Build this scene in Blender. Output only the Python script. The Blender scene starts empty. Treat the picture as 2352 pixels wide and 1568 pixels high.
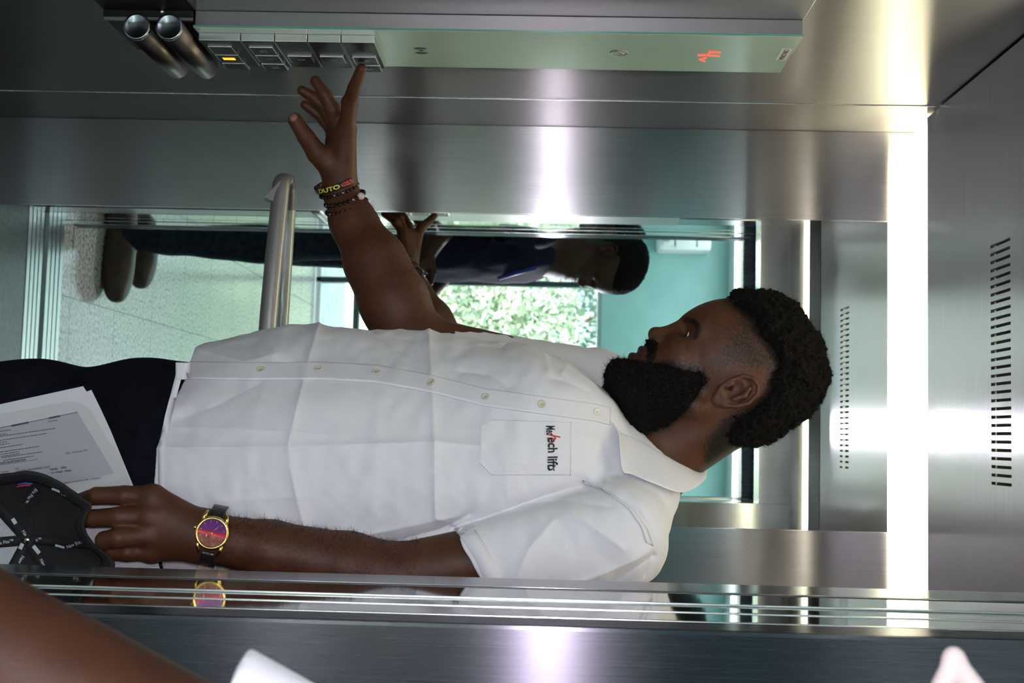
import bpy, bmesh, math, random
import numpy as np
from mathutils import Vector, Matrix
from mathutils.bvhtree import BVHTree
random.seed(7); RNG = np.random.default_rng(11)
SC = bpy.context.scene; COL = SC.collection
# ------------------------------------------------------------------ camera, world, sun, exposure
EYE = np.array([0.0, 0.0, 1.44]); FPX = 2800.0
def cam_basis(yaw, pitch, roll):
    a, b, r = map(math.radians, (yaw, pitch, roll))
    fw = np.array([-math.sin(a)*math.cos(b), math.cos(a)*math.cos(b), -math.sin(b)])
    ri = np.array([math.cos(a), math.sin(a), 0.0]); up = np.cross(ri, fw)
    return fw, math.cos(r)*ri + math.sin(r)*up, math.cos(r)*up - math.sin(r)*ri
FW, RT, UP = cam_basis(4.377, 1.61, 1.3)
cd = bpy.data.cameras.new('camera'); cam = bpy.data.objects.new('camera', cd); COL.objects.link(cam)
# the camera is held on its side: its own x axis points up in the place, its y axis to the left
cam.matrix_world = Matrix(((UP[0], -RT[0], -FW[0], EYE[0]), (UP[1], -RT[1], -FW[1], EYE[1]),
                           (UP[2], -RT[2], -FW[2], EYE[2]), (0, 0, 0, 1)))
cd.sensor_width = 23.5; cd.lens = FPX/2352*23.5; cd.clip_start = .02; cd.clip_end = 200
cd.dof.use_dof = True; cd.dof.focus_distance = 1.62; cd.dof.aperture_fstop = 8.0
SC.camera = cam
SC.view_settings.view_transform = 'Standard'; SC.view_settings.look = 'None'
SC.cycles.sample_clamp_indirect = 0.; SC.cycles.blur_glossy = .5
SC.view_settings.gamma = 1.0; SC.view_settings.exposure = -0.12; SC.view_settings.use_curve_mapping = False
w = bpy.data.worlds.new('world'); SC.world = w; w.use_nodes = True
bg = w.node_tree.nodes['Background']; bg.inputs[0].default_value = (.80, .92, 1.0, 1); bg.inputs[1].default_value = 2.8
def light(name, kind, loc, energy, col, **kw):
    d = bpy.data.lights.new(name, kind); d.energy = energy; d.color = col
    for k, v in kw.items():
        if k not in ('rot', 'aim'): setattr(d, k, v)
    o = bpy.data.objects.new(name, d); COL.objects.link(o); o.location = loc
    if 'rot' in kw: o.rotation_euler = kw['rot']
    if 'aim' in kw: o.rotation_euler = (Vector(kw['aim'])-Vector(loc)).to_track_quat('-Z', 'Y').to_euler()
    return o
light('sun', 'SUN', (0, -6, 8), 42.0, (.98, .95, .90), angle=.02, aim=(-.6, -9.6, 0))
light('camera_flash', 'AREA', (-.055, -.02, 1.455), 9.2, (.98, .89, 1.0), shape='RECTANGLE', size=.07, size_y=.07, aim=(-.1, 2, 1.30))
# daylight reaches the lobby through its window wall: a portal only guides the sky's own light
pt0 = light('window_portal', 'AREA', (-.5, -2.80, .90), 1, (1, 1, 1), shape='RECTANGLE', size=3.6, size_y=1.75, rot=(math.radians(90), 0, 0)); pt0.data.cycles.is_portal = True
# ------------------------------------------------------------------ helpers
def at(x, y, z):   # the point of the place seen at photo pixel x, y and z metres away along the view axis
    return EYE + (FW + (y-784)/FPX*RT + (x-1176)/FPX*UP)*z
def on(axis, val, x, y):
    r = FW + (y-784)/FPX*RT + (x-1176)/FPX*UP
    return EYE + r*((val-EYE[axis])/r[axis])
def mat(name, col, rough=.5, metal=0., **kw):
    m = bpy.data.materials.new(name); m.use_nodes = True; b = m.node_tree.nodes['Principled BSDF']
    b.inputs['Base Color'].default_value = (*col, 1); b.inputs['Roughness'].default_value = rough
    b.inputs['Metallic'].default_value = metal
    for k, v in kw.items():
        b.inputs[k.replace('_', ' ')].default_value = v
    return m
def N(m, kind, **kw):
    n = m.node_tree.nodes.new(kind)
    for k, v in kw.items():
        if k in n.inputs: n.inputs[k].default_value = v
        else: setattr(n, k, v)
    return n
def L(m, a, ai, b, bi): m.node_tree.links.new(a.outputs[ai], b.inputs[bi])
def P(m): return m.node_tree.nodes['Principled BSDF']
def ramp(m, stops):
    r = N(m, 'ShaderNodeValToRGB'); e = r.color_ramp.elements
    while len(e) < len(stops): e.new(.5)
    for i, (p, c) in enumerate(stops): e[i].position = p; e[i].color = (*c, 1) if len(c) == 3 else c
    return r
def coords(m, scale=(1, 1, 1), kind='Object'):
    t = N(m, 'ShaderNodeTexCoord'); mp = N(m, 'ShaderNodeMapping'); mp.inputs['Scale'].default_value = scale
    L(m, t, kind, mp, 'Vector'); return mp
def noise_mat(name, c1, c2, rough, scale, detail=4, bump=0, metal=0, lo=.35, hi=.65, stretch=(1, 1, 1), dist=.002, **kw):
    m = mat(name, c1, rough, metal, **kw); mp = coords(m, stretch)
    n = N(m, 'ShaderNodeTexNoise', Scale=scale, Detail=detail); L(m, mp, 0, n, 'Vector')
    r = ramp(m, [(lo, c1), (hi, c2)]); L(m, n, 0, r, 0); L(m, r, 0, P(m), 'Base Color')
    if bump:
        b = N(m, 'ShaderNodeBump', Strength=bump, Distance=dist); L(m, n, 0, b, 'Height'); L(m, b, 0, P(m), 'Normal')
    return m
def brushed(name, col, rough=.3, aniso=1., grain='z', var=.08):
    m = mat(name, col, rough, 1.0); P(m).inputs['Anisotropic'].default_value = aniso
    t = N(m, 'ShaderNodeTangent', direction_type='UV_MAP', uv_map='grain'); L(m, t, 0, P(m), 'Tangent')
    s = (160, 160, 1.2) if grain == 'z' else (1.2, 160, 160)
    mp = coords(m, s); n = N(m, 'ShaderNodeTexNoise', Scale=5, Detail=3); L(m, mp, 0, n, 'Vector')
    c2 = tuple(max(0, c*(1-var)) for c in col); c3 = tuple(min(1, c*(1+var)) for c in col)
    r = ramp(m, [(.3, c2), (.7, c3)]); L(m, n, 0, r, 0); L(m, r, 0, P(m), 'Base Color')
    q = N(m, 'ShaderNodeMapRange'); q.inputs[3].default_value = rough*.9; q.inputs[4].default_value = rough*1.1
    L(m, n, 0, q, 0); L(m, q, 0, P(m), 'Roughness')
    return m
def emit(name, col, s):
    m = mat(name, (0, 0, 0)); P(m).inputs['Emission Color'].default_value = (*col, 1); P(m).inputs['Emission Strength'].default_value = s
    return m
class MB:
    def __init__(s): s.v = []; s.f = []; s.sm = []
    def add(s, vs, fs, smooth=False):
        o = len(s.v); s.v += [tuple(map(float, p)) for p in vs]; s.f += [tuple(i+o for i in f) for f in fs]; s.sm += [smooth]*len(fs); return s
    def box(s, a, b, bev=0., R=None, o=(0, 0, 0)):
        bm = bmesh.new(); bmesh.ops.create_cube(bm, size=1)
        a = Vector(a); b = Vector(b); c = (a+b)/2; d = b-a
        for v in bm.verts: v.co = Vector((v.co.x*d.x, v.co.y*d.y, v.co.z*d.z))+c
        if bev: bmesh.ops.bevel(bm, geom=list(bm.edges), offset=min(bev, .49*min(abs(x) for x in d)), segments=2, profile=.7, affect='EDGES')
        vs = [v.co.copy() for v in bm.verts]
        if R is not None: vs = [R @ v + Vector(o) for v in vs]
        bm.verts.index_update(); s.add(vs, [[v.index for v in f.verts] for f in bm.faces]); bm.free(); return s
    def tube(s, pts, rad, n=12, caps=True, sq=None, up=(0, 0, 1)):
        pts = [Vector(p) for p in pts]; rad = rad if hasattr(rad, '__len__') else [rad]*len(pts)
        vs = []; fs = []; prev = Vector(up)
        for i, p in enumerate(pts):
            t = (pts[min(i+1, len(pts)-1)]-pts[max(i-1, 0)]).normalized()
            a = prev - t*prev.dot(t)
            if a.length < 1e-5: a = t.orthogonal()
            a.normalize(); prev = a; b = t.cross(a)
            ra, rb = (rad[i], rad[i]) if not hasattr(rad[i], '__len__') else rad[i]
            for k in range(n):
                an = 2*math.pi*k/n; vs.append(p+a*(ra*math.cos(an))+b*(rb*math.sin(an)))
        for i in range(len(pts)-1):
            for k in range(n):
                fs.append((i*n+k, i*n+(k+1) % n, (i+1)*n+(k+1) % n, (i+1)*n+k))
        if caps: fs += [tuple(range(n-1, -1, -1)), tuple(range((len(pts)-1)*n, len(pts)*n))]
        return s.add(vs, fs, True)
    def lathe(s, prof, o, ax, n=32, smooth=True):   # prof: (radius, height) along axis ax
        ax = Vector(ax).normalized(); a = ax.orthogonal().normalized(); b = ax.cross(a); o = Vector(o); vs = []; fs = []
        for r, h in prof:
            for k in range(n):
                an = 2*math.pi*k/n; vs.append(o+ax*h+a*(r*math.cos(an))+b*(r*math.sin(an)))
        for i in range(len(prof)-1):
            for k in range(n): fs.append((i*n+k, i*n+(k+1) % n, (i+1)*n+(k+1) % n, (i+1)*n+k))
        return s.add(vs, fs, smooth)
    def ball(s, c, r, n=10, R=None):
        bm = bmesh.new(); bmesh.ops.create_uvsphere(bm, u_segments=n, v_segments=max(4, n*2//3), radius=1)
        r = r if hasattr(r, '__len__') else (r, r, r); bm.verts.index_update()
        vs = [Vector((v.co.x*r[0], v.co.y*r[1], v.co.z*r[2])) for v in bm.verts]
        if R is not None: vs = [R @ v for v in vs]
        s.add([v+Vector(c) for v in vs], [[v.index for v in f.verts] for f in bm.faces], True); bm.free(); return s
    def grid(s, P2, smooth=True, flip=False):     # rows of points
        n, m = len(P2), len(P2[0]); fs = []
        for i in range(n-1):
            for j in range(m-1):
                f = (i*m+j, i*m+j+1, (i+1)*m+j+1, (i+1)*m+j); fs.append(f[::-1] if flip else f)
        return s.add([p for r in P2 for p in r], fs, smooth)
    def build(s, name, m, parent=None, grain=False, ceil=False, solid=0, sub=0):
        me = bpy.data.meshes.new(name); me.from_pydata(s.v, [], s.f)
        me.polygons.foreach_set('use_smooth', s.sm); me.materials.append(m)
        if grain:
            uv = me.uv_layers.new(name='grain')
            for p in me.polygons:
                nx, ny, nz = map(abs, p.normal)
                for li in p.loop_indices:
                    c = me.vertices[me.loops[li].vertex_index].co
                    uv.data[li].uv = (c.y, c.z) if nx >= ny and nx >= nz else ((c.x, c.z) if ny >= nz else ((c.y, c.x) if ceil else (c.x, c.y)))
        me.validate(); o = bpy.data.objects.new(name, me); COL.objects.link(o)
        if parent is not None: o.parent = parent
        if solid: md = o.modifiers.new('solid', 'SOLIDIFY'); md.thickness = solid; md.offset = 0
        if sub: md = o.modifiers.new('sub', 'SUBSURF'); md.levels = md.render_levels = sub
        return o
def tag(o, label=None, cat=None, group=None, kind=None):
    for k, v in (('label', label), ('category', cat), ('group', group), ('kind', kind)):
        if v: o[k] = v
    return o
def empty(name, loc=(0, 0, 0), **kw):
    o = bpy.data.objects.new(name, None); COL.objects.link(o); o.empty_display_size = .05
    return tag(o, **kw)          # kept at the origin of the place so that parts keep world coordinates
def struct(name, mb, m, parent=None, **kw):
    o = mb.build(name, m, parent, **kw)
    if parent is None: o['kind'] = 'structure'
    return o
def copy_tree(o, parent=None, off=(0, 0, 0)):
    c = o.copy(); COL.objects.link(c); c.parent = parent
    if parent is None: c.location = Vector(c.location)+Vector(off)
    for ch in list(o.children): copy_tree(ch, c)
    return c
def txt(s, size, m, name, parent, pos, xd, yd, extr=.0002, align='CENTER', sx=1., project=None, bold=0., shear=0.):
    cu = bpy.data.curves.new(name, 'FONT'); cu.body = s; cu.size = size; cu.extrude = extr; cu.align_x = align; cu.align_y = 'CENTER'
    cu.offset = bold; cu.shear = shear; cu.resolution_u = 3
    o = bpy.data.objects.new(name, cu); COL.objects.link(o); dg = bpy.context.evaluated_depsgraph_get()
    me = bpy.data.meshes.new_from_object(o.evaluated_get(dg)); bpy.data.objects.remove(o); bpy.data.curves.remove(cu)
    xd = Vector(xd).normalized(); yd = Vector(yd); yd = (yd-xd*yd.dot(xd)).normalized(); zd = xd.cross(yd)
    for v in me.vertices:
        c = v.co.copy(); q = Vector(pos)+xd*(c.x*sx)+yd*c.y+zd*c.z
        v.co = project(q, c.z) if project else q
    me.materials.clear(); me.materials.append(m); me.name = name
    o = bpy.data.objects.new(name, me); COL.objects.link(o); o.parent = parent
    return o
# ------------------------------------------------------------------ materials of the place
M_wall = brushed('brushed_steel_wall', (.42, .40, .40), .30)
M_back = brushed('brushed_steel_back_panel', (.46, .45, .48), .20)
M_ceil = brushed('brushed_steel_ceiling', (.84, .82, .85), .34, grain='x')
M_jamb = brushed('brushed_steel_jamb', (.13, .122, .15), .27, var=.03)
M_polish = brushed('polished_steel_edge', (.50, .49, .50), .05, aniso=.6)
M_edge = mat('steel_edge', (.48, .48, .48), .2, 1.0)
M_mirror = mat('mirror_glass', (.90, .97, .95), .012, 1.0)
M_black = mat('black_gap', (.008, .008, .01), .5)
M_dark = mat('dark_rubber', (.02, .02, .022), .4)
M_cove = emit('cove_light_diffuser', (1.0, .92, .60), 9.)
M_coveb = emit('front_cove_diffuser', (1.0, .93, .66), 14.0)
M_floor = mat('terrazzo', (.5, .5, .5), .16)
def terrazzo(m):
    mp = coords(m); v = N(m, 'ShaderNodeTexVoronoi', Scale=150.0); L(m, mp, 0, v, 'Vector')
    n = N(m, 'ShaderNodeTexNoise', Scale=90.0, Detail=5); L(m, mp, 0, n, 'Vector')
    r = ramp(m, [(.35, (.24, .20, .17)), (.5, (.62, .60, .56)), (.65, (.82, .81, .77))]); L(m, n, 0, r, 0)
    br = N(m, 'ShaderNodeTexBrick'); br.offset = 0.; br.inputs['Scale'].default_value = 1.; br.inputs['Mortar Size'].default_value = .0025
    br.inputs['Brick Width'].default_value = .38; br.inputs['Row Height'].default_value = .38; br.inputs['Mortar'].default_value = (.06, .06, .06, 1)
    L(m, mp, 0, br, 'Vector'); L(m, r, 0, br, 'Color1'); L(m, r, 0, br, 'Color2'); L(m, br, 0, P(m), 'Base Color')
terrazzo(M_floor)
M_plaster = noise_mat('pale_teal_plaster', (.36, .62, .61), (.40, .66, .65), .6, 6)
M_white = mat('white_paint', (.78, .80, .80), .5)
M_frame = mat('dark_window_frame', (.02, .035, .05), .35)
M_carfloor = noise_mat('car_floor', (.05, .07, .07), (.09, .12, .12), .35, 60)
YB, XL, XR, ZC = 2.38, -.612, .35, 2.14
DL, DR = -.60, .168          # door opening
# ------------------------------------------------------------------ the lift car
def g(mb): return mb
struct('floor', MB().box((XL-.03, 1.36, -.06), (XR+.03, YB+.05, 0)), M_carfloor)
struct('wall_left', MB().box((XL-.03, 1.36, 0), (XL, 2.186, 2.30)).box((XL-.03, 2.196, 0), (XL-.0005, YB+.02, 2.30)), M_wall, grain=True)
struct('trim_1', MB().box((XL-.02, 2.1845, 0), (XL+.002, 2.1875, 2.139), .001), M_edge)
struct('wall_right', MB().box((XR, 1.36, 0), (XR+.03, YB+.02, 2.30)), M_wall, grain=True)
bw = struct('wall_back', MB().box((XL, YB, 0), (-.434, YB+.03, 2.30), .0015).box((.169, YB, 0), (XR, YB+.03, 2.30), .0015), M_back, grain=True)
MB().box((-.434, YB+.003, 0), (.169, YB+.03, 2.30)).build('mirror_panel', M_mirror, bw)
struct('wall_front', MB().box((DR, 1.37, 0), (XR, 1.45, 2.30), .001).box((XL, 1.37, 0), (DL, 1.45, 2.30), .001).box((DL, 1.37, 2.02), (DR, 1.45, 2.30), .001), M_back, grain=True)
def ceiling():      # suspended panel with 30 long vent slots, and the light coves before and behind it
    x0, x1, y0, y1, z0, z1 = XL+.004, XR-.004, 1.645, 2.252, ZC, ZC+.006
    s0, s1, n = 1.852, 1.934, 30; xs = np.linspace(-.315, .0565, n); hw = .0024
    mb = MB().box((x0, y0, z0), (x1, s0, z1)).box((x0, s1, z0), (x1, y1, z1))
    e = [x0]+[v for x in xs for v in (x-hw, x+hw)]+[x1]
    for i in range(0, len(e), 2): mb.box((e[i], s0, z0), (e[i+1], s1, z1))
    mb.box((x0, y0, z1), (x0+.004, y1, z1+.05)).box((x0, y1-.004, z1), (x1, y1, z1+.035)).box((x0, y0, z1), (x1, y0+.004, z1+.03))
    c = struct('ceiling', mb, M_ceil, grain=True, ceil=True)
    MB().box((-.34, 1.83, z1+.012), (.08, 1.96, z1+.03)).build('vent_backing', M_black, c)
    MB().box((XL, 1.36, 2.2), (XR, YB, 2.26)).build('upper_shell', M_white, c)
ceiling()
t = tag(MB().box((XL+.004, 2.258, 2.150), (XR-.004, YB-.001, 2.158)).build('cove_light', M_cove), 'glowing white light cove along the top of the mirror wall', 'light')
t = tag(MB().box((XL+.004, 1.451, 2.150), (XR-.004, 1.505, 2.158)).build('cove_light', M_coveb), 'glowing light cove above the door, seen in the mirror', 'light')
struct('trim_2', MB().box((XL+.004, 1.507, 2.139), (XR-.004, 1.640, 2.146)), M_dark)
# ------------------------------------------------------------------ doorway: car jamb, door edges, landing frame, sills
def side(sx, xo, name):
    # a row of polished upright facets; sx=+1 the right jamb (faces left)
    def X(d): return xo+sx*d
    def bxx(mb, d0, d1, y0, y1, z1=2.02, bev=.0012):
        a, b = sorted((X(d0), X(d1))); return mb.box((a, y0, 0), (b, y1, z1), bev)
    p = tag(bxx(MB(), .0002, .03, 1.362, 1.3695).build('trim_3' if sx > 0 else 'trim_4', M_dark), kind='structure')
    d = empty('door_1' if sx > 0 else 'door_2', kind='structure')
    bxx(MB(), .001, .16 if sx > 0 else .03, 1.282, 1.359, 2.04).build('car_door_panel', M_polish, d, grain=True)
    bxx(MB(), .0004, .012, 1.278, 1.2822, 2.04, .0015).build('door_edge_strip', M_edge, d)
    bxx(MB(), .0025, .16 if sx > 0 else .03, 1.224, 1.274, 2.04).build('landing_door_panel', M_polish, d, grain=True)
    bxx(MB(), .0009, .012, 1.219, 1.2232, 2.04, .0015).build('door_edge_strip', M_edge, d)
    bxx(MB(), .002, .16 if sx > 0 else .03, 1.161, 1.2145, 2.04).build('landing_door_panel', M_polish, d, grain=True)
    bxx(MB(), .0006, .012, 1.155, 1.1600, 2.04, .002).build('door_edge_strip', M_edge, d)
    return d
side(1, DR, 'r'); side(-1, DL, 'l')
struct('trim_5', MB().box((DR+.0004, 1.099, 0), (DR+.14, 1.151, 2.16), .004).box((DL-.14, 1.099, 0), (DL+.001, 1.151, 2.16), .004).box((DL, 1.099, 2.02), (DR, 1.151, 2.16), .004), M_jamb, grain=True)
sill = MB()
for y0, y1 in ((1.362, 1.47), (1.215, 1.335)):
    n = 4; ws = (y1-y0)/n
    for i in range(n): sill.box((DL-.06, y0+i*ws, -.02), (DR+.06, y0+(i+1)*ws-.007, .002), .0015)
    sill.box((DL-.06, y0, -.03), (DR+.06, y1, -.012))
struct('trim_6', sill, mat('aluminium_sill', (.55, .58, .57), .3, 1.0))
# ------------------------------------------------------------------ the lobby
LX0, LX1, LY0, LZ = -2.6, 2.2, -2.70, 2.55
struct('floor_lobby', MB().box((LX0, LY0, -.06), (LX1, 1.215, 0)), M_floor)
struct('ceiling_lobby', MB().box((LX0, LY0-.15, LZ), (LX1, 1.36, LZ+.1)), M_white)
struct('wall_landing', MB().box((LX0, 1.112, 0), (DL-.06, 1.36, LZ)).box((DR+.06, 1.112, 0), (LX1, 1.36, LZ)).box((DL-.06, 1.112, 2.06), (DR+.06, 1.36, LZ)), M_plaster)
struct('wall_lobby_left', MB().box((LX0-.1, LY0-.1, 0), (LX0, 1.36, LZ)), M_plaster)
struct('wall_lobby_right', MB().box((LX1, LY0-.1, 0), (LX1+.1, 1.36, LZ)), M_plaster)
WX0, WX1, WZ = -2.3, 1.3, 1.775
struct('wall_window', MB().box((LX0, LY0-.12, WZ), (LX1, LY0, LZ)).box((LX0, LY0-.12, 0), (WX0, LY0, WZ)).box((WX1, LY0-.12, 0), (LX1, LY0, WZ)), M_plaster)
wf = MB()
for x in (WX0+.02, -.935, .42, WX1-.02): wf.box((x-.018, LY0-.09, 0), (x+.018, LY0-.03, WZ), .003)
wf.box((WX0, LY0-.09, .235), (WX1, LY0-.03, .275), .003)
wo = struct('window_1', wf, M_frame)
MB().box((WX0, LY0-.09, WZ-.025), (WX1, LY0-.03, WZ), .003).build('head_frame', M_white, wo); MB().box((WX0, LY0-.09, 0), (WX1, LY0-.03, .03), .003).build('sill_frame', M_white, wo)
gl = mat('tinted_glass', (.86, .97, .95), .0, 0, Transmission_Weight=1.0, IOR=1.0); 
MB().box((WX0, LY0-.064, .04), (WX1, LY0-.06, WZ-.03)).build('window_pane', gl, wo)
struct('terrace', MB().box((-6, -14, -.25), (6, LY0-.1, -.03)), noise_mat('terrace_concrete', (.55, .56, .55), (.68, .68, .66), .8, 12))
def foliage(mb, c, r, n, s):
    for _ in range(n):
        d = RNG.normal(size=3); d /= np.linalg.norm(d); p = np.array(c)+d*r*(RNG.random()**.35)
        a = RNG.normal(size=3); a /= np.linalg.norm(a); b = np.cross(a, RNG.normal(size=3)); b /= np.linalg.norm(b); q = s*(.6+.8*RNG.random())
        mb.add([p-a*q, p-b*q*.45, p+a*q, p+b*q*.45], [(0, 1, 2, 3)])
lf = [noise_mat('leaf_%s' % k, c1, c2, .5, 2.5) for k, c1, c2 in (('bright', (.14, .21, .14), (.42, .47, .34)), ('deep', (.10, .17, .14), (.22, .32, .26)))]
bark = noise_mat('bark', (.09, .06, .04), (.16, .12, .08), .9, 20)
labs = ['far left bright hedge tree outside the window, nearest the glass', 'bright hedge tree left of centre outside the window', 'bright hedge tree right of centre outside the window', 'far right bright hedge tree outside the window',
        'far left dark tall tree behind the hedge', 'dark tall tree behind the hedge, left of centre', 'dark tall tree behind the hedge, right of centre', 'far right dark tall tree behind the hedge']
for i, (x, y, z, r, hgt, k) in enumerate([(-2.5, -6.2, 1.0, .72, 1.05, 0), (-.95, -6.0, .85, .70, .95, 0), (.55, -6.3, .95, .70, 1.0, 0), (2.1, -6.2, 1.0, .72, 1.1, 0), (-3.4, -8.4, 1.75, 1.0, 1.9, 1), (-1.3, -8.6, 1.8, 1.0, 1.9, 1), (.8, -8.5, 1.7, 1.0, 1.9, 1), (2.9, -8.4, 1.8, 1.0, 1.9, 1)]):
    t = empty('garden_tree', label=labs[i], cat='tree', group='trees outside the lobby window'); mb = MB()
    foliage(mb, (x, y, z), np.array([r, r*.9, hgt]), 4600, .045 if k == 0 else .06); mb.build('foliage', lf[k], t)
    MB().tube([(x, y, -.1), (x+.05, y, z*.5), (x, y, z+.3*hgt)], [.08*r, .06*r, .03*r], 8).build('trunk', bark, t)
cl = tag(MB().box((-2.2, -2.36, LZ-.012), (1.4, -2.24, LZ-.001), .003).build('added_fill_strip', emit('added_fill_glow', (.86, 1.0, 1.0), 3.0)), 'long slim fill light added unseen on the lobby ceiling near the window wall', 'light')  # unseen fitting and lamp, added to brighten the lobby wall and floor
light('added_fill_lamp', 'AREA', (-.4, -2.30, LZ-.016), 10, (.86, 1.0, 1.0), shape='RECTANGLE', size=3.5, size_y=.10, rot=(0, 0, 0))
# air conditioner on the window wall above the glass
ac = empty('air_conditioner', label='white wall-mounted air conditioner high on the lobby wall, seen in the mirror', cat='air conditioner')
MB().box((-1.95, LY0+.002, 2.10), (-1.13, LY0+.19, 2.42), .03).build('body', M_white, ac)
MB().box((-1.90, LY0+.185, 2.125), (-1.18, LY0+.198, 2.165), .004).build('louvre', mat('louvre_grey', (.35, .42, .42), .4), ac)
MB().box((-1.93, LY0+.188, 2.20), (-1.15, LY0+.193, 2.204)).box((-1.93, LY0+.188, 2.33), (-1.15, LY0+.193, 2.334)).build('panel_seam', M_dark, ac)
# ------------------------------------------------------------------ modelling kit: smooth blended solids turned into one skin
def vn(P, s, seed=0):      # value noise in -1..1
    q = P*s+np.array([17.3, 5.1, 9.7])*(seed+1); i = np.floor(q).astype(np.int64); f = q-i; f = f*f*(3-2*f); r = 0
    for dx in (0, 1):
        for dy in (0, 1):
            for dz in (0, 1):
                h = (i[:, 0]+dx)*374761393+(i[:, 1]+dy)*668265263+(i[:, 2]+dz)*2147483647+seed*97
                h = (h ^ (h >> 13))*1274126177 & 0x7fffffff; h = (h ^ (h >> 16)) & 0xffff
                r = r+(h/32767.5-1)*(f[:, 0] if dx else 1-f[:, 0])*(f[:, 1] if dy else 1-f[:, 1])*(f[:, 2] if dz else 1-f[:, 2])
    return r
def smin(a, b, k):
    if k <= 0: return np.minimum(a, b)
    h = np.clip(.5+.5*(b-a)/k, 0, 1); return b+(a-b)*h-k*h*(1-h)
def smax(a, b, k): return -smin(-a, -b, k)
def cone(a, b, ra, rb, flat=None, fk=1.):
    a = np.asarray(a, float); b = np.asarray(b, float); ab = b-a; L2 = max(ab@ab, 1e-12)
    def f(P):
        q = P-a
        if flat is not None: n = np.asarray(flat); q = q+np.outer(q@n-0*1, n)*(fk-1)
        h = np.clip(q@ab/L2, 0, 1); return np.linalg.norm(q-np.outer(h, ab), axis=1)-(ra+(rb-ra)*h)
    f.lb = lambda D, c=(a+b)/2, R=math.sqrt(L2)/2+max(ra, rb): D(c)-R
    return f
def ell(c, r, R=None, p=2.):
    c = np.asarray(c, float); r = np.asarray(r, float)
    def f(P):
        q = P-c
        if R is not None: q = q @ R       # columns of R are the local axes
        q = np.abs(q/r)
        k = (q[:, 0]**p+q[:, 1]**p+q[:, 2]**p)**(1/p)+1e-9; return (k-1)*r.min()*np.clip(1+.0*k, 1, 1)*(.6+.4*np.sqrt(np.clip(r.max()/r.min(), 1, 2)))
    f.lb = lambda D: (D(c)/r.max()*3**(1/p-.5)-1)*r.min() if p >= 2 else -9
    return f
def chain(pts, rad, k=.004):
    fs = [cone(pts[i], pts[i+1], rad[i], rad[i+1]) for i in range(len(pts)-1)]
    def f(P):
        d = fs[0](P)
        for g2 in fs[1:]: d = smin(d, g2(P), k)
        return d
    f.lb = lambda D: min(g2.lb(D) for g2 in fs)-k
    return f
class Solid:
    def __init__(s): s.o = []
    def add(s, f, k=.01): s.o.append((0, f, k)); return s
    def sub(s, f, k=.005): s.o.append((1, f, k)); return s
    def cut(s, f, k=.0): s.o.append((2, f, k)); return s       # intersection
    def disp(s, f): s.o.append((3, f, 0)); return s
    def __call__(s, P):
        if len(P) > 40000: return np.concatenate([s(P[i:i+30000]) for i in range(0, len(P), 30000)])
        d = None; lo, hi = P.min(0), P.max(0); D = lambda c: np.linalg.norm(np.maximum(np.maximum(lo-c, c-hi), 0))
        for t, f, k in s.o:
            if d is not None and t < 2 and hasattr(f, 'lb'):       # too far away to matter here
                l = f.lb(D)
                if (t == 0 and l > min(dmx, .12)+k) or (t == 1 and l > k-dmn): continue
            if t == 3: d = d-f(P, d); continue
            e = f(P)
            d = e if d is None else (smin(d, e, k) if t == 0 else smax(d, -e if t == 1 else e, k))
            dmx, dmn = d.max(), d.min()
        return d
CO = np.array([(i, j, k) for i in (0, 1) for j in (0, 1) for k in (0, 1)])
ED = [(a, b) for a in range(8) for b in range(a+1, 8) if np.abs(CO[a]-CO[b]).sum() == 1]
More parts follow.
